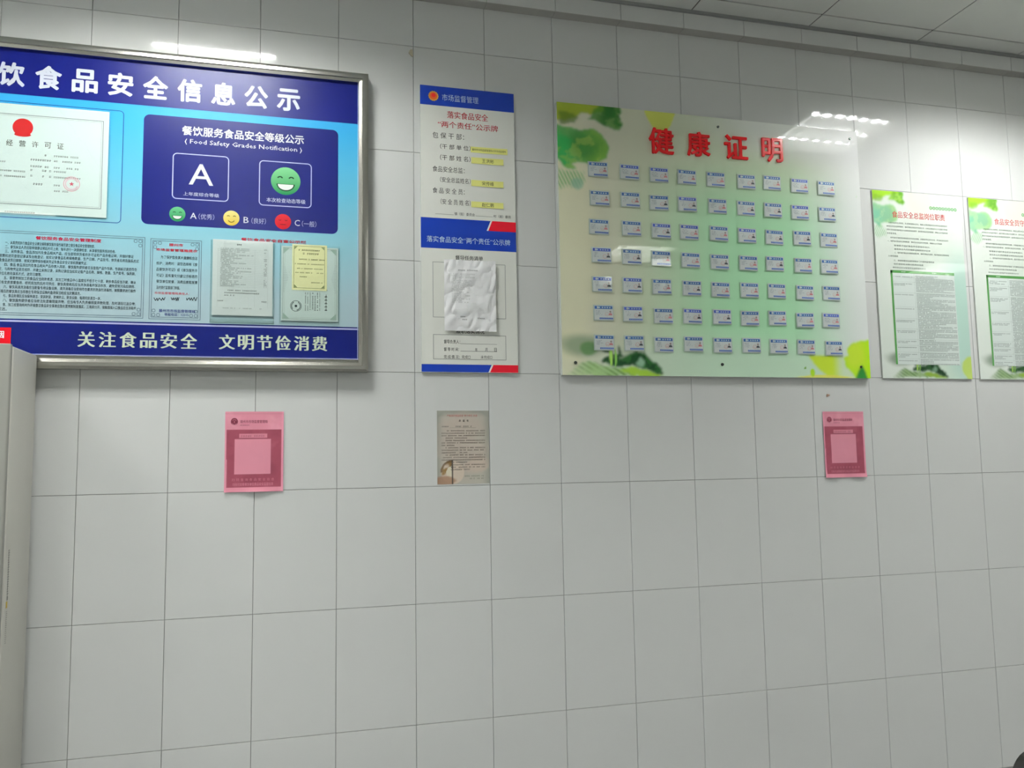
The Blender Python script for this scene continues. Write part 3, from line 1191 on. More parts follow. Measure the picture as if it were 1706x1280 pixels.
REF_L = (at(1030, 620, .022)[0], hz0)
K9 = (4.922, 920, 400)
LEAF = {k: crop_pts(v, *K9, REF_L) for k, v in dict(
    dark=[(405, 1000), (450, 962), (560, 962), (640, 935), (700, 912), (765, 922), (820, 1000), (882, 1040), (912, 1098), (850, 1090), (760, 1050), (650, 1032), (500, 1032)],
    crumb=[(405, 905), (470, 895), (540, 925), (545, 868), (580, 915), (600, 940), (560, 965), (470, 950), (430, 940)],
    hi=[(680, 1015), (730, 958), (762, 1000), (745, 1040)],
    low=[(640, 1040), (740, 1048), (905, 1095), (905, 1112), (680, 1112), (560, 1070)],
    strip=[(110, 1112), (200, 1035), (290, 980), (420, 1035), (620, 1050), (680, 1112)]).items()}
REF_C = (hx0, hz1)
K7 = (4.571, 900, 150)
CORN = {k: crop_pts(v, *K7, REF_C) for k, v in dict(
    olive=[(120, 40), (420, 80), (600, 110), (560, 135), (480, 172), (330, 182), (270, 205), (120, 245)],
    d1=[(150, 150), (260, 170), (290, 215), (262, 250), (150, 262)],
    d2=[(470, 100), (590, 118), (615, 160), (595, 210), (632, 262), (600, 302), (540, 290), (450, 250), (365, 222), (400, 170)],
    big=[(120, 265), (220, 288), (310, 310), (400, 300), (470, 340), (500, 400), (522, 440), (500, 510), (440, 552), (380, 562), (300, 545), (232, 562), (270, 605), (205, 600), (160, 545), (120, 520)]).items()}


def shifted(pts, x, z, s):
    return [(x + a * s, z + b * s) for a, b in pts]


def leaf_cluster(A, X, Z, N, x, z, s, soft=1.0):
    """dark leaves at the lower edge; x, z the mound's foot"""
    L = {k: shifted(v, x, z, s) for k, v in LEAF.items()}
    w_ = .010 * s
    A = blend(A, (105, 128, 98), ell(X, Z, (x - .155 * s, z + .125 * s), .10 * s, .045 * s, .9, N, .15) * .75)
    A = blend(A, (60, 112, 50), ell(X, Z, (x - .13 * s, z + .115 * s), .04 * s, .028 * s, .7, N, .4) * .7)
    m = pmask(X, Z, N, L['strip'], w_)
    st = .5 + .5 * np.sin((X * .9 + Z * 1.5) * 190 / s)
    fade = smooth((X - (x - .26 * s)) / (.16 * s)) * .8 + .1
    A = blend(A, (140, 172, 112), m * fade)
    A = blend(A, (62, 108, 44), m * st * fade * smooth((N - .30) / .3) * .85)
    A = blend(A, (140, 176, 60), pmask(X, Z, N, L['low'], w_))
    d = pmask(X, Z, N, L['dark'], w_)
    A = blend(A, (36, 86, 38), d)
    A = blend(A, (20, 58, 28), d * smooth((fbm(X + 1, Z + 1, 30 / s, 17, 3) - .45) / .2))
    A = blend(A, (22, 62, 28), pmask(X, Z, N, L['crumb'], w_ * 2))
    A = blend(A, (122, 158, 130), pmask(X, Z, N, L['hi'], w_ * .6) * .9)
    A = blend(A, (150, 190, 90), ell(X, Z, (x - .030 * s, z + .085 * s), .008 * s, .045 * s, .4, N, .2))
    A = blend(A, (120, 170, 80), ell(X, Z, (x - .010 * s, z + .075 * s), .005 * s, .040 * s, .4, N, .2))
    return A


def corner_art(A, X, Z, N, x, z, s, tones, big=True):
    """green watercolour leaves in the upper left corner (x, z)"""
    Cn = {k: shifted(v, x, z, s) for k, v in CORN.items()}
    N3 = fbm(X + 3, Z + 6, 20 / s, 61, 4)
    w_ = .012 * s
    A = blend(A, tones[0], pmask(X, Z, N, Cn['olive'], w_) * .95)
    A = blend(A, tones[1], pmask(X, Z, N, Cn['d1'], w_) * .8)
    m = pmask(X, Z, N, Cn['d2'], w_)
    A = blend(A, tones[2], m * .9)
    A = blend(A, tones[3], m * smooth((X - x - .16 * s) / (.07 * s)) * smooth((N3 - .35) / .25))
    b = pmask(X, Z, N, Cn['big'], w_)
    A = blend(A, tones[4], b * .92)
    A = blend(A, tones[5], b * smooth((X - x - .07 * s) / (.10 * s)) * .75)
    A = blend(A, tones[6], b * ell(X, Z, (x + .115 * s, z - .185 * s), .07 * s, .06 * s, 1.0, N3, .4) * .8)
    A = blend(A, tones[7], b * ell(X, Z, (x + .01 * s, z - .24 * s), .06 * s, .09 * s, .9, N3, .4) * .8)
    A = blend(A, tones[8], b * smooth((N3 - .52) / .12) * .35)
    fr = ell(X, Z, (x + .055 * s, z - .335 * s), .060 * s, .045 * s, .7, N3, .5) * (.5 + .5 * np.sin((X * 1.2 + Z * .6) * 330 / s))
    A = blend(A, tones[4], fr * .8)
    return A


HT = [(132, 150, 24), (84, 112, 30), (60, 118, 34), (34, 92, 30), (62, 142, 62), (108, 150, 52), (44, 108, 42), (40, 150, 72), (150, 178, 80)]
PT = [(160, 212, 20), (135, 185, 60), (140, 195, 40), (110, 170, 60), (150, 205, 150), (165, 210, 140), (140, 195, 160), (130, 200, 170), (190, 220, 170)]


def health_art(X, Z):
    U, V = (X - hx0), (hz1 - Z)
    N = fbm(U + 5, V + 3, 9, 31, 5)
    N2 = fbm(U + 2, V + 8, 22, 51, 4)
    A = np.broadcast_to(lin((178, 178, 158)), X.shape + (3,)).copy()
    w_ = hx1 - hx0
    A = blend(A, (146, 189, 152), smooth((U - .14) / .70) * (.25 + .75 * smooth((V - .12) / .40)))
    A = blend(A, (190, 208, 192), smooth((U - 1.05) / .45) * .9)
    A = blend(A, (172, 196, 172), ell(X, Z, (hx0 + .75, hz0), .65, .16, .9) * .7)
    A = blend(A, (192, 188, 160), ell(X, Z, (hx0 + 0, hz1 - .62), .16, .6, .6) * .8)
    A = blend(A, (200, 206, 196), ell(X, Z, (hx1 - .25, hz1), .5, .16, .9) * .7)
    A = corner_art(A, X, Z, N, hx0, hz1, 1.0, HT)
    # yellow patch under the top edge
    yx = at(1101, 196, DG)[0]
    A = blend(A, (172, 178, 66), ell(X, Z, (yx, hz1 + .05), .072, .16, .12, N, .2) * .9)
    c = at(962, 305, DG)
    A = blend(A, (120, 160, 135), ell(X, Z, c, .024, .022, .9, N2, .4) * .7)
    # speckles at the right
    c = at(1425, 345, DG)
    sp = (N2 > .66) * ell(X, Z, c, .05, .05, .5)
    A = blend(A, (140, 185, 120), sp * .7)
    # bottom leaves
    xx = at(1030, 620, DG)[0]
    A = leaf_cluster(A, X, Z, N, REF_L[0], hz0, 1.0)
    # lime leaves lower right
    q = lambda pts: crop_pts(pts, 4.922, 1200, 400, (0, 0))
    wd = pmask(X, Z, N, q([(722, 942), (1010, 950), (1040, 1060), (1110, 1135), (870, 1112), (780, 1040)]), .005)
    A = blend(A, (168, 200, 50), wd * (1 - .8 * smooth((X - at(1385, 600, DG)[0]) / .07)))
    m = pmask(X, Z, N, q([(1290, 815), (1150, 830), (1080, 850), (1040, 890), (1046, 950), (1008, 970), (1030, 1050), (1080, 1095), (1130, 1160), (1290, 1160)]), .006)
    A = blend(A, (150, 195, 28), m)
    A = blend(A, (178, 208, 60), m * ell(X, Z, at(1425, 590, DG), .05, .06, 1.0, N, .3) * .5)
    c = at(1370, 626, DG)
    A = blend(A, (196, 206, 70), ell(X, Z, (c[0], hz0), .14, .012, .5, N, .3) * .85)
    c = at(1354, 621, DG)
    A = blend(A, (150, 190, 40), ell(X, Z, c, .012, .018, .4))
    c = at(1342, 613.5, DG)
    A = blend(A, (95, 145, 50), ell(X, Z, c, .0055, .0055, .4))
    A = blend(A, (38, 112, 45), pmask(X, Z, N, q([(1105, 1145), (1130, 1080), (1160, 1025), (1185, 1070), (1212, 1145)]), .004))
    return A


hp = thing('health_certificate_panel', 'wide pale green acrylic panel with red raised characters and leaf artwork', 'display panel', ((hx0 + hx1) / 2, 0, hz0))
art = slab('acrylic_sheet', hx0, hx1, hz0, hz1, DG, .006, health_art, .0052, [M['gloss'], M['acryl_edge']], hp)
# the pale edge band of the clear sheet
MB().box(hx0 - .0015, hx1 + .0015, -.0058, -.001, hz0 - .0015, hz1 + .0015).build('backing_sheet', M['acryl_edge'], hp)
# raised red characters
for ch, (A_, B_) in zip('健康证明', (((1081, 211), (1123.6, 258)), ((1144.6, 217.5), (1184.4, 262)), ((1206.6, 223), (1247, 267)), ((1269, 228), (1305.4, 271)))):
    x0, z1 = at(*A_, DG + .008)
    x1, z0 = at(*B_, DG + .008)
    z0, z1 = z0, z1
    a_, F_ = glyphs(ch)
    mn, mx = a_.min(0), a_.max(0)
    hh = z1 - z0
    e_ = .019 * hh
    p = (a_ - mn) / (mx - mn) * np.array([x1 - x0 - 2 * e_, hh - 2 * e_]) + np.array([x0 + e_, z0 + e_])
    ed = {(f_[i], f_[(i + 1) % len(f_)]) for f_ in F_ for i in range(len(f_))}
    V, F = [], []
    for k, (sx_, sz_) in enumerate(((0, 0), (1, 0), (-1, 0), (0, 1), (0, -1), (.7, .7), (-.7, .7), (.7, -.7), (-.7, -.7))):
        b = len(V)
        V += [(float(q[0]) + sx_ * e_, -DG - .008 - k * .00002, float(q[1]) + sz_ * e_) for q in p]
        V += [(float(q[0]) + sx_ * e_, -DG, float(q[1]) + sz_ * e_) for q in p]
        n = len(p)
        F += [[b + i for i in f_] for f_ in F_]
        F += [[b + j, b + i, b + n + i, b + n + j] for (i, j) in ed if (j, i) not in ed]
    mb = MB()
    mb.v, mb.f, mb.mi = V, F, [0] * len(F)
    obj('raised_character', mb.mesh('raised_character', M['red_acryl']), hp)
for px, py, r_ in ((1196, 211.5, .0062), (1415.5, 231.5, .0065), (959, 604.5, .0075), (1203.4, 607.5, .0075), (1434.5, 611.5, .006)):
    x, z = at(px, py, DG)
    MB().cyl((x, -DG + .001, z), (x, -DG - .004, z), r_, 12, 0, r_ * .8).build('screw', M['screw'], hp)

# 63 certificate cards in clear sleeves
row1 = [981, 1034, 1083, 1130, 1179.6, 1228.4, 1272.6, 1319, 1363]
r1y = [271, 275, 279.5, 283, 287, 289, 292, 295.5, 299]
row7 = [991, 1041.5, 1092, 1141.5, 1190.8, 1238.6, 1283.3, 1331, 1375]
r7y = [558, 560, 561, 562.5, 563.5, 564.6, 565.6, 567, 567.6]
DC = DG + .006
R1 = [at(a, b, DC) for a, b in zip(row1, r1y)]
R7 = [at(a, b, DC) for a, b in zip(row7, r7y)]
zr1, zr7 = np.mean([p[1] for p in R1]), np.mean([p[1] for p in R7])
CW, CH = .084, .061
ordn = ['first', 'second', 'third', 'fourth', 'fifth', 'sixth', 'seventh', 'eighth', 'ninth']


def card_print(seed):
    q = random.Random(seed)
    P = Print(0)
    P.rect(0, CW, -CH, 0, C(206, 212, 212), 0)
    blue = C(60, 100, 160) if seed % 4 else C(70, 90, 175)
    P.rect(.002, CW - .002, -.0145, -.002, blue, 1)
    P.disc(.016, -.0082, .0048, C(190, 205, 230), 2, 10)
    P.disc(.023, -.0082, .0035, C(170, 190, 225), 2, 8)
    for k in range(4):
        P.rect(.034 + k * .011, .040 + k * .011, -.0105, -.0062, C(180, 196, 224), 2)
        P.rect(.0362 + k * .011, .0378 + k * .011, -.012, -.005, C(180, 196, 224), 2)
    P.rect(.022, CW - .001, -CH + .003, -CH + .0095, C(75, 100, 165), 1)
    for k in range(7):
        P.rect(.026 + k * .008, .031 + k * .008, -CH + .005, -CH + .0075, C(120, 145, 195), 2)
    for k in range(4):
        z = -.020 - k * .0055
        P.micro(.007, .007 + q.uniform(.014, .03), z - .0035, .0036, C(130, 135, 142), 1, q, .8)
    st = C(206, 130, 130) if q.random() < .6 else C(196, 160, 150)
    P.arc(.056, -.037, .009, .0012, st, 0, 360, 2, 14)
    P.micro(.046, .066, -.041, .004, st, 2, q, .6)
    # portrait at the lower right: head, shoulders
    P.disc(.0715, -.026, .0042, C(150, 130, 125), 2, 10)
    P.disc(.0715, -.041, .0085, C(70, 72, 80) if q.random() < .6 else C(185, 120, 125), 2, 12, rz=.0095, a0=0, a1=180)
    o = P.build('card_print', M['lam'])
    bpy.data.objects.remove(o)
    return P.me


base_me = MB().box(.0005, CW - .0005, .0002, .0008, -CH + .0005, -.0005).mesh('card', M['white_metal'])
back_me = MB().box(-.0045, CW + .0025, .0010, .0019, -CH - .0035, .0028).mesh('sleeve_back', mat('milky_sleeve', (.70, .78, .72), .15))
slv = MB().box(-.004, CW + .002, -.0022, -.0016, -CH - .003, .003)
slv.box(-.004, CW + .002, .002, .0026, -CH - .003, .003)
slv.box(-.004, -.003, -.0016, .002, -CH - .003, .003)
slv.box(-.004, CW + .002, -.0016, .002, -CH - .003, -CH - .002)
sleeve_me = slv.mesh('clear_sleeve', M['film'])
prints = [card_print(s) for s in range(10)]
rj = random.Random(12)
for r in range(7):
    f_ = r / 6
    zrow = zr1 + (zr7 - zr1) * f_
    for c in range(9):
        x = R1[c][0] * (1 - f_) + R7[c][0] * f_ + rj.uniform(-.004, .004)
        z = zrow + rj.uniform(-.003, .003)
        t = thing('certificate_card', 'certificate card in clear sleeve, %s from left, %s row from top' % (ordn[c], ordn[r]),
                  'card', (x, -DG - .0042, z), 'health certificate cards on the green panel')
        t.rotation_euler = (rj.uniform(-.03, .01), rj.uniform(-.012, .012), rj.uniform(-.02, .02))
        obj('card', base_me, t, loc=(0, 0, 0))
        obj('card_print', prints[rj.randrange(10)], t, loc=(0, 0, 0))
        obj('clear_sleeve', sleeve_me, t, loc=(0, 0, 0))
        obj('sleeve_back', back_me, t, loc=(0, 0, 0))


# ================================================================== DUTY POSTERS ON THE RIGHT (500 x 900)
PRINT_K[0] = .92


def poster_art(x0, z1, z0, x1):
    def fn(X, Z):
        N = fbm(X - x0 + 5, z1 - Z + 3, 14, 31, 5)
        N2 = fbm(X - x0 + 2, z1 - Z + 8, 30, 51, 4)
        A = np.broadcast_to(lin((222, 230, 220)), X.shape + (3,)).copy()
        A = blend(A, (196, 218, 198), smooth((X - x0 - .1) / .4) * smooth((z1 - Z - .12) / .5) * .9)
        A = blend(A, (178, 212, 200), ell(X, Z, (x1 - .03, z0 + .28), .12, .30, .8) * .8)
        A = blend(A, (232, 232, 206), ell(X, Z, (x0 + .27, z1 - .02), .08, .09, .8) * .7)
        A = corner_art(A, X, Z, N, x0, z1, .60, PT)
        A = blend(A, (190, 205, 192), ell(X, Z, (x0 + .185, z0 + .11), .035, .025, .8, N, .2) * .9)
        A = leaf_cluster(A, X, Z, N, x0 + .215, z0 + .004, .72)
        A = blend(A, (190, 214, 90), ell(X, Z, (x1 + .01, z0 + .06), .075, .06, .3, N, .4) * .9)
        return A
    return fn


def duty_poster(px_l, title, title_box, label, seed):
    DH = .008
    x0 = px_l
    x1 = x0 + .503
    z1, z0 = 2.694, 1.797
    t = thing('duty_poster', label, 'poster', ((x0 + x1) / 2, 0, z0), 'green leaf duty posters on the right')
    slab('acrylic_sheet', x0, x1, z0, z1, DH, .001, poster_art(x0, z1, z0, x1), .005, [M['gloss'], M['acryl_edge']], t)
    q = random.Random(seed)
    P = Print(DH)
    TK = C(92, 108, 98)
    # chain of small green rings
    for k in range(9):
        cx = x1 - .176 + k * .0178
        P.arc(cx, z1 - .068, .0085, .0035, C(95, 165, 95), 0, 360, 1, 12)
        P.rect(cx - .003, cx + .003, z1 - .0695, z1 - .0665, C(95, 165, 95), 1)
    P.text(title, title_box[0], title_box[1], z1 - .128, z1 - .096, C(216, 82, 92), 2, off=.006)
    body = [(.03, .96, '为落实食品安全主体责任，依法依规保障食品安全，根据企业落实食品安全主体责任监督管理规定'),
            (.0, .96, '按照食品安全总监职责要求，组织开展企业食品安全管理工作，对本企业食品安全工作全面负责制度'),
            (.0, .96, '管理人员应当组织拟定食品安全管理制度和岗位职责，督促落实食品安全责任制度，明确从业人员健康管理'),
            (.0, .17, '供货者管理。'),
            (.05, .96, '组织拟定并督促落实食品安全风险防控措施，定期组织食品安全自查，评估食品安全状况'),
            (.0, .86, '一、组织拟定食品安全管理制度，督促落实食品安全责任制，明确从业人员健康'),
            (.1, .67, '管理要求组织食品安全自查和培训，'),
            (.1, .67, '查验从业人员的健康证明和培训记录'),
            (.1, .96, '二、组织拟定食品安全事故处置方案，组织开展应急演练，落实食品安全事故报告'),
            (.0, .17, '义务和措施'),
            (.08, .72, '三、接受和配合监督管理部门开展的监督检查'),
            (.08, .55, '如实提供有关情况和资料信息'),
            (.06, .58, '其他食品安全管理责任按照规定执行')]
    zz = z1 - .150
    for k, (u0, u1, s_) in enumerate(body):
        xa = x0 + .068 + .36 * u0
        xb = x0 + .060 + .37 * u1
        P.text(s_, xa, xb, zz - .0078, zz, TK, 2)
        zz -= .0205 if k in (3, 5, 9) else .0172
    # table
    tz1 = z1 - .383
    tz0 = z0 + .066
    tx0, tx1 = x0 + .075, x0 + .437
    GB = C(98, 160, 92)
    P.rect(tx0, tx1, tz1 - .013, tz1, GB, 1.5)
    P.rect(tx0, tx0 + .011, tz0, tz1, GB, 1.5)
    P.micro(tx0 + .06, tx0 + .085, tz1 - .009, .005, C(220, 235, 215), 2, q, .9)
    P.micro(tx0 + .235, tx0 + .26, tz1 - .009, .005, C(220, 235, 215), 2, q, .9)
    xm = tx0 + .130
    P.rect(tx0 + .011, tx1, tz0, tz1 - .013, C(216, 226, 220), 1)
    z = tz1 - .022
    TG = C(122, 134, 130)
    rows_ = [3, 5, 7, 5, 4, 4, 2, 3, 4, 3]
    heights = [.038, .058, .075, .062, .055, .055, .032, .036, .034, .03]
    hs = sum(heights)
    k_ = (tz1 - .02 - tz0) / hs
    for n_, hh in zip(rows_, heights):
        hh *= k_
        nl = max(2, int(hh / .0067))
        for i in range(nl):
            P.micro(xm + .008, xm + .008 + (tx1 - xm - .012) * (1 if q.random() < .6 else q.uniform(.3, .9)), z - .0042 - i * .0067, .0044, TG, 2, q, .93)
        for i in range(min(nl, q.choice((1, 2, 2, 3)))):
            P.micro(tx0 + .016, tx0 + .016 + .105 * (1 if i == 0 else q.uniform(.4, 1)), z - .010 - i * .0067, .0044, TG, 2, q, .93)
        z -= hh
        P.rect(tx0 + .011, tx1, z + .0015, z + .0021, C(165, 180, 172), 1.6)
    P.rect(xm, xm + .0007, tz0, tz1 - .013, C(165, 180, 172), 1.6)
    P.build('lettering', M['gloss'], t)
    return t


pxa = at(1452.5, 316, .008)[0]
pxb = at(1471.5, 631, .008)[0]
hA = (pxa + pxb) / 2
duty_poster(hA, '食品安全总监岗位职责', (at(1486, 355, .008)[0], at(1573.4, 358, .008)[0]), 'green leaf duty poster with red title just right of the health certificate panel', 3)
pxa = at(1613.5, 329, .008)[0]
pxb = at(1633, 633, .008)[0]
hB = (pxa + pxb) / 2
duty_poster(hB, '食品安全员守则', (at(1656, 365, .008)[0], at(1656, 365, .008)[0] + .212), 'green leaf duty poster cut off by the right edge of the photo', 8)


# ================================================================== PAPERS BELOW
PRINT_K[0] = .76


def pink_paper(x0, x1, z0, z1, label, seed, curl):
    def wv(x, z):
        u, v = (x - x0) / (x1 - x0), (z - z0) / (z1 - z0)
        return .0012 + .0022 * float(fbm(np.array([u * 3 + seed]), np.array([v * 4 + 2.0]), 1.6, seed, 2)[0]) + \
            curl * max(0, .12 - v) ** 1.5 * (.6 + .4 * math.sin(u * 9 + seed)) + .035 * max(0, abs(u - .5) - .44) ** 1.3

    def fn(X, Z):
        U, V = (X - x0) / (x1 - x0), (z1 - Z) / (z1 - z0)
        N = fbm(U * 1.0 + seed, V * 1.4, 5, seed, 4)
        A = np.broadcast_to(lin((205, 132, 148)), X.shape + (3,)).copy()
        A = blend(A, (222, 150, 165), smooth((N - .45) / .3) * .5)
        A = blend(A, (226, 140, 162), smooth((np.abs(U - .5) - .46) / .03) * .8)
        A = blend(A, (186, 118, 132), ((V > .015) & (V < .03)) * .4)
        dk = ((U > .02 + .02 * V) & (U < .965) & (V > .225) & (V < .945)).astype(float)
        A = blend(A, (148, 70, 86), dk)
        A = blend(A, (130, 58, 74), dk * smooth((N - .5) / .3) * .5)
        A = blend(A, (166, 88, 104), dk * smooth((.42 - N) / .25) * .5)
        A = blend(A, (206, 134, 150), ((U > .17) & (U < .785) & (V > .345) & (V < .785)).astype(float))
        A = blend(A, (200, 126, 142), ((U > .24) & (U < .72) & (V > .275) & (V < .33)).astype(float))
        return A
    t = thing('pink_poster', label, 'poster', ((x0 + x1) / 2, 0, z0), 'pink posters below the boards')
    slab('paper', x0, x1, z0, z1, .0007, .0002, fn, .0022, [M['paper']], t, warp=wv)
    P = Print(.0008)
    W_, H_ = x1 - x0, z1 - z0
    X = lambda u: x0 + u * W_
    Z = lambda v: z1 - v * H_
    em_ = C(120, 48, 66)
    ecx, ecz = X(.155), Z(.125)
    P.disc(ecx, ecz, .0125, em_, 1, 20, rz=.0135)
    P.arc(ecx, ecz - .004, .009, .0018, C(205, 132, 148), 200, 340, 2, 10)
    P.arc(ecx, ecz + .001, .0075, .0015, C(190, 112, 128), 20, 160, 2, 10)
    P.rect(ecx - .001, ecx + .001, ecz - .006, ecz + .003, C(190, 112, 128), 2)
    P.text('滕州市市场监督管理局', X(.255), X(.72), Z(.145), Z(.105), C(128, 58, 74), 2, off=.004)
    q = random.Random(seed)
    P.micro(X(.255), X(.44), Z(.178), .0048, C(150, 82, 98), 2, q, .8)
    pill = C(200, 126, 142)
    P.micro(X(.27), X(.68), Z(.32), .0078, C(165, 92, 108), 2.2, q, .9)
    P.spread('扫码查询食品安全信息', X(.15), X(.82), Z(.865), Z(.832), C(190, 116, 132), 2, off=.0, wf=1.0)
    P.text('扫码可查看餐饮单位食品安全监督信息', X(.14), X(.83), Z(.925), Z(.888), C(192, 120, 136), 2, off=.002)
    P.build('lettering', M['paper'], t, warp=wv)


pink_paper(.494, .703, 1.347, 1.645, 'pink poster under the blue framed board', 3, .25)
pink_paper(3.043, 3.256, 1.345, 1.6425, 'pink poster under the right end of the green panel', 6, .18)

# commitment letter
x0, x1, z0, z1 = 1.287, 1.498, 1.357, 1.648


def letter_art(X, Z):
    U, V = (X - x0), (z1 - Z)
    N = fbm(U + 1, V + 2, 18, 77, 4)
    A = np.broadcast_to(lin((176, 172, 160)), X.shape + (3,)).copy()
    edge = smooth((np.abs(U - .105) - .07) / .04)
    A = blend(A, (138, 140, 130), np.clip(edge + smooth((.03 - V) / .03), 0, 1) * .8)
    A = blend(A, (186, 168, 156), ell(X, Z, (x0 + .10, z1 - .14), .09, .12, .8, N, .4) * .5)
    cx, cz = x0 + .062, z1 - .245
    r = np.sqrt((X - cx) ** 2 + (Z - cz) ** 2)
    A = blend(A, (196, 182, 166), smooth((.048 - r) / .004))
    half = (X < cx - .004) & (r < .048)
    A = blend(A, (142, 112, 66), half * smooth((N - .42) / .12) * (r > .026))
    A = blend(A, (206, 200, 178), half * (r < .026) * .7)
    A = blend(A, (110, 88, 60), (X < cx) * (np.abs(r - .046) < .004) * (Z > cz) * .8)
    A = blend(A, (150, 112, 84), ell(X, Z, (x0 + .02, z0 + .014), .05, .016, .6, N, .7) * .8)
    A = blend(A, (196, 176, 160), ell(X, Z, (x0 + .15, z0 + .07), .05, .03, .7, N, .6) * .5)
    A = blend(A, (62, 56, 48), ((np.abs(X - cx + .002) < .0022) & (V > .195)).astype(float) * .9)
    return A


lt = thing('commitment_letter', 'beige printed commitment letter with a round clock motif, under the tall notice panel', 'document', ((x0 + x1) / 2, 0, z0))
slab('paper', x0, x1, z0, z1, .0014, .0002, letter_art, .0028, [M['lam']], lt)
P = Print(.0014)
q = random.Random(8)
P.text('严格落实食品安全“两个责任”承诺', x0 + .040, x0 + .163, z1 - .0245, z1 - .0155, C(180, 105, 100), 2, off=.004)
P.spread('承诺书', x0 + .092, x0 + .123, z1 - .045, z1 - .036, C(60, 56, 52), 2, off=.01)
P.micro(x0 + .02, x0 + .048, z1 - .066, .0055, C(100, 98, 92), 2, q, .8)
P.micro(x0 + .075, x0 + .142, z1 - .066, .006, C(110, 108, 100), 2, q, .6)
P.rect(x0 + .05, x0 + .158, z1 - .0685, z1 - .0678, C(120, 116, 108), 2)
for k in range(17):
    s0 = .034 if k in (0, 4, 7, 10, 14) else .018
    e0 = {3: .125, 6: .078, 9: .122, 13: .122, 16: .140}.get(k, .194)
    if k >= 13:
        s0 = .054
    P.micro(x0 + s0, x0 + e0, z1 - .083 - k * .0096, .0052, C(92, 86, 78), 2, q, .88)
P.micro(x0 + .11, x0 + .19, z0 + .028, .0052, C(112, 118, 98), 2, q, .8)
P.micro(x0 + .13, x0 + .19, z0 + .018, .0052, C(112, 118, 98), 2, q, .7)
P.build('lettering', M['lam'], lt)

# scrap of tape and a brown paste mark
sx, sz = at(683, 88, 0)
mb = MB()
pts = [(0, .012), (.010, .014), (.012, -.018), (.004, -.014), (-.006, -.002)]
mb.v = [(sx + a, -.0042 - .002 * (k == 4), sz + b) for k, (a, b) in enumerate(pts)] + [(sx + a, -.0012, sz + b) for a, b in pts]
mb.f = [[4, 3, 2, 1, 0]] + [[k, (k + 1) % 5, 5 + (k + 1) % 5, 5 + k] for k in range(5)] + [[5, 6, 7, 8, 9]]
mb.mi = [0] * 7
tag(mb.build('tape_scrap', M['tape']), 'torn scrap of yellowed tape on the tiles above the tall notice panel', 'tape')
sx, sz = at(1379, 659, 0)
mb = MB()
n = 12
for y, k in ((-.003, .7), (-.0008, 1)):
    for i in range(n):
        t_ = 2 * math.pi * i / n
        q_ = k * (1 + .25 * math.sin(3 * t_ + 1))
        mb.v.append((sx + .009 * q_ * math.cos(t_) + .003 * math.sin(t_), y, sz + .0065 * q_ * math.sin(t_)))
mb.f = [list(range(n))] + [[i, n + i, n + (i + 1) % n, (i + 1) % n] for i in range(n)] + [[n + i for i in range(n)][::-1]]
mb.mi = [0] * len(mb.f)
tag(mb.build('paste_mark', M['stain']), 'small brown paste mark on the tile above the right pink poster', 'mark')

# ================================================================== WHITE UPRIGHT CABINET, LEFT
CX1, CX0 = -.123, -.66
CY0, CY1 = -.31, -.055
CZ = 1.838
cab = thing('upright_cabinet', 'white upright metal cabinet standing against the tiled wall at the left edge', 'cabinet', ((CX0 + CX1) / 2, (CY0 + CY1) / 2, 0))


def rounded_body(x0, x1, y0, y1, z0, z1, e, mname, name):
    import bmesh
    me = bpy.data.meshes.new(name)
    bm = bmesh.new()
    bmesh.ops.create_cube(bm, size=1)
    for v in bm.verts:
        v.co = Vector((x0 if v.co.x < 0 else x1, y0 if v.co.y < 0 else y1, z0 if v.co.z < 0 else z1))
    bmesh.ops.bevel(bm, geom=list(bm.edges), offset=e, segments=3, affect='EDGES', profile=.5)
    bm.to_mesh(me)
    bm.free()
    for p in me.polygons:
        p.use_smooth = True
    me.materials.append(M[mname])
    try:
        me.set_sharp_from_angle(angle=math.radians(40))
    except Exception:
        pass
    return me


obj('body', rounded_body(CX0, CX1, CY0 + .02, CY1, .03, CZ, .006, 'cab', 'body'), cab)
dr = obj('door', rounded_body(CX0 + .004, CX1 - .002, CY0, CY0 + .0195, .06, CZ + .006, .005, 'cabdoor_shaded', 'door'), cab)
MB().box(CX1 - .075, CX1 - .045, CY0 - .018, CY0 - .0005, 1.02, 1.16).build('handle', M['angle'], dr)
MB().box(CX0 + .02, CX1 - .02, CY0 + .03, CY1 - .01, 0, .03).build('plinth', M['black'], cab)
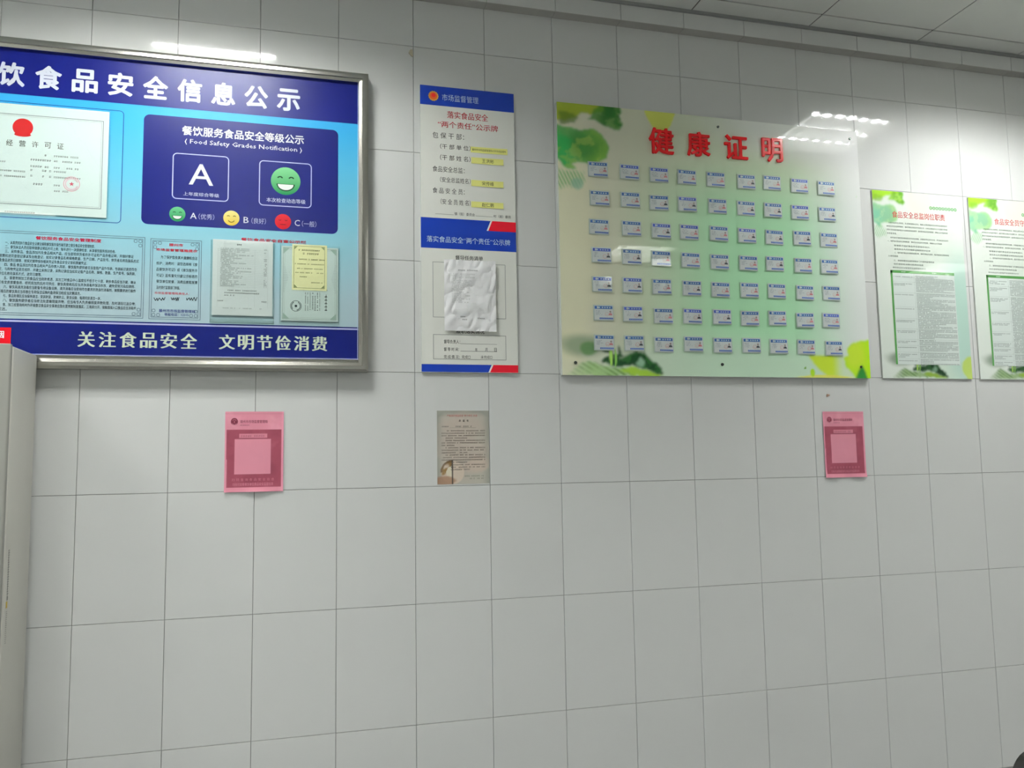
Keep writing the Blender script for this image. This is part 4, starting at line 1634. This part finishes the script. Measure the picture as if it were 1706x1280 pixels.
# grey sideways writing and a yellow tag on the cabinet's side
side = MB()
q = random.Random(6)
z = 1.19
y0_ = -.262
while z > 1.05:
    side.box(CX1 + .0002, CX1 + .0006, y0_, y0_ + q.uniform(.008, .016), z, z + .0015)
    side.box(CX1 + .0002, CX1 + .0006, y0_ + .004, y0_ + .0055, z - .006, z + .004)
    z -= .0075
side.box(CX1 + .0002, CX1 + .0006, y0_ + .002, y0_ + .010, 1.036, 1.048)
z = 1.0
while z > .90:
    side.box(CX1 + .0002, CX1 + .0006, y0_ - .002, y0_ + q.uniform(.006, .012), z, z + .0012)
    z -= .006
side.build('side_lettering', mat('faded_grey_print', (.22, .22, .20), .6), cab, 'stuff')
MB().box(CX1 + .0002, CX1 + .0007, y0_ - .004, y0_ + .008, 1.012, 1.032).build('yellow_tag', mat('yellow_sticker', C(190, 165, 60), .5), cab)

# ================================================================== BLACK CHAIR, LOWER RIGHT
chy = -1.90
d_ = RIGHT * ((1665 - 853) / FPX) - UP * ((1280 - 640) / FPX) - BACK
t_ = (chy - CAM[1]) / d_[1]
pc = CAM + d_ * t_
chx0, chz = float(pc[0]), float(pc[2])
chair = thing('chair', 'black chair with rounded backrest at the lower right corner', 'chair', (chx0 + .22, chy + .2, 0))
cx = chx0 + .235


def rounded_plate(name, x0, x1, zlo, zhi, y, th, r, parent, curve=.03):
    pts = rr_pts(x0, x1, zlo, zhi, r, 8)
    n = len(pts)
    mb = MB()
    yy = lambda x: y + curve * (1 - ((x - (x0 + x1) / 2) / ((x1 - x0) / 2)) ** 2) - curve
    for s in (0, th):
        for x, z in pts:
            mb.v.append((x, yy(x) + s, z))
    mb.f = [list(range(n)), [n + i for i in range(n)][::-1]] + [[i, n + i, n + (i + 1) % n, (i + 1) % n] for i in range(n)]
    mb.mi = [0] * len(mb.f)
    me = mb.mesh(name, M['black'])
    import bmesh
    bm = bmesh.new()
    bm.from_mesh(me)
    bmesh.ops.recalc_face_normals(bm, faces=bm.faces)
    bm.to_mesh(me)
    bm.free()
    return obj(name, me, parent)


rounded_plate('backrest', cx - .215, cx + .215, chz - .30, chz + .018, chy, .03, .06, chair)
seat = obj('seat', rounded_body(cx - .22, cx + .22, chy + .03, chy + .45, .42, .47, .02, 'black', 'seat'), chair)
for sx_ in (-1, 1):
    MB().sweep([(cx + sx_ * .20, chy + .05, 0), (cx + sx_ * .20, chy + .045, .45), (cx + sx_ * .19, chy + .012, chz - .05)], .012).build('leg', M['screw'], chair)
    MB().sweep([(cx + sx_ * .20, chy + .43, 0), (cx + sx_ * .20, chy + .42, .43)], .012).build('leg', M['screw'], chair)
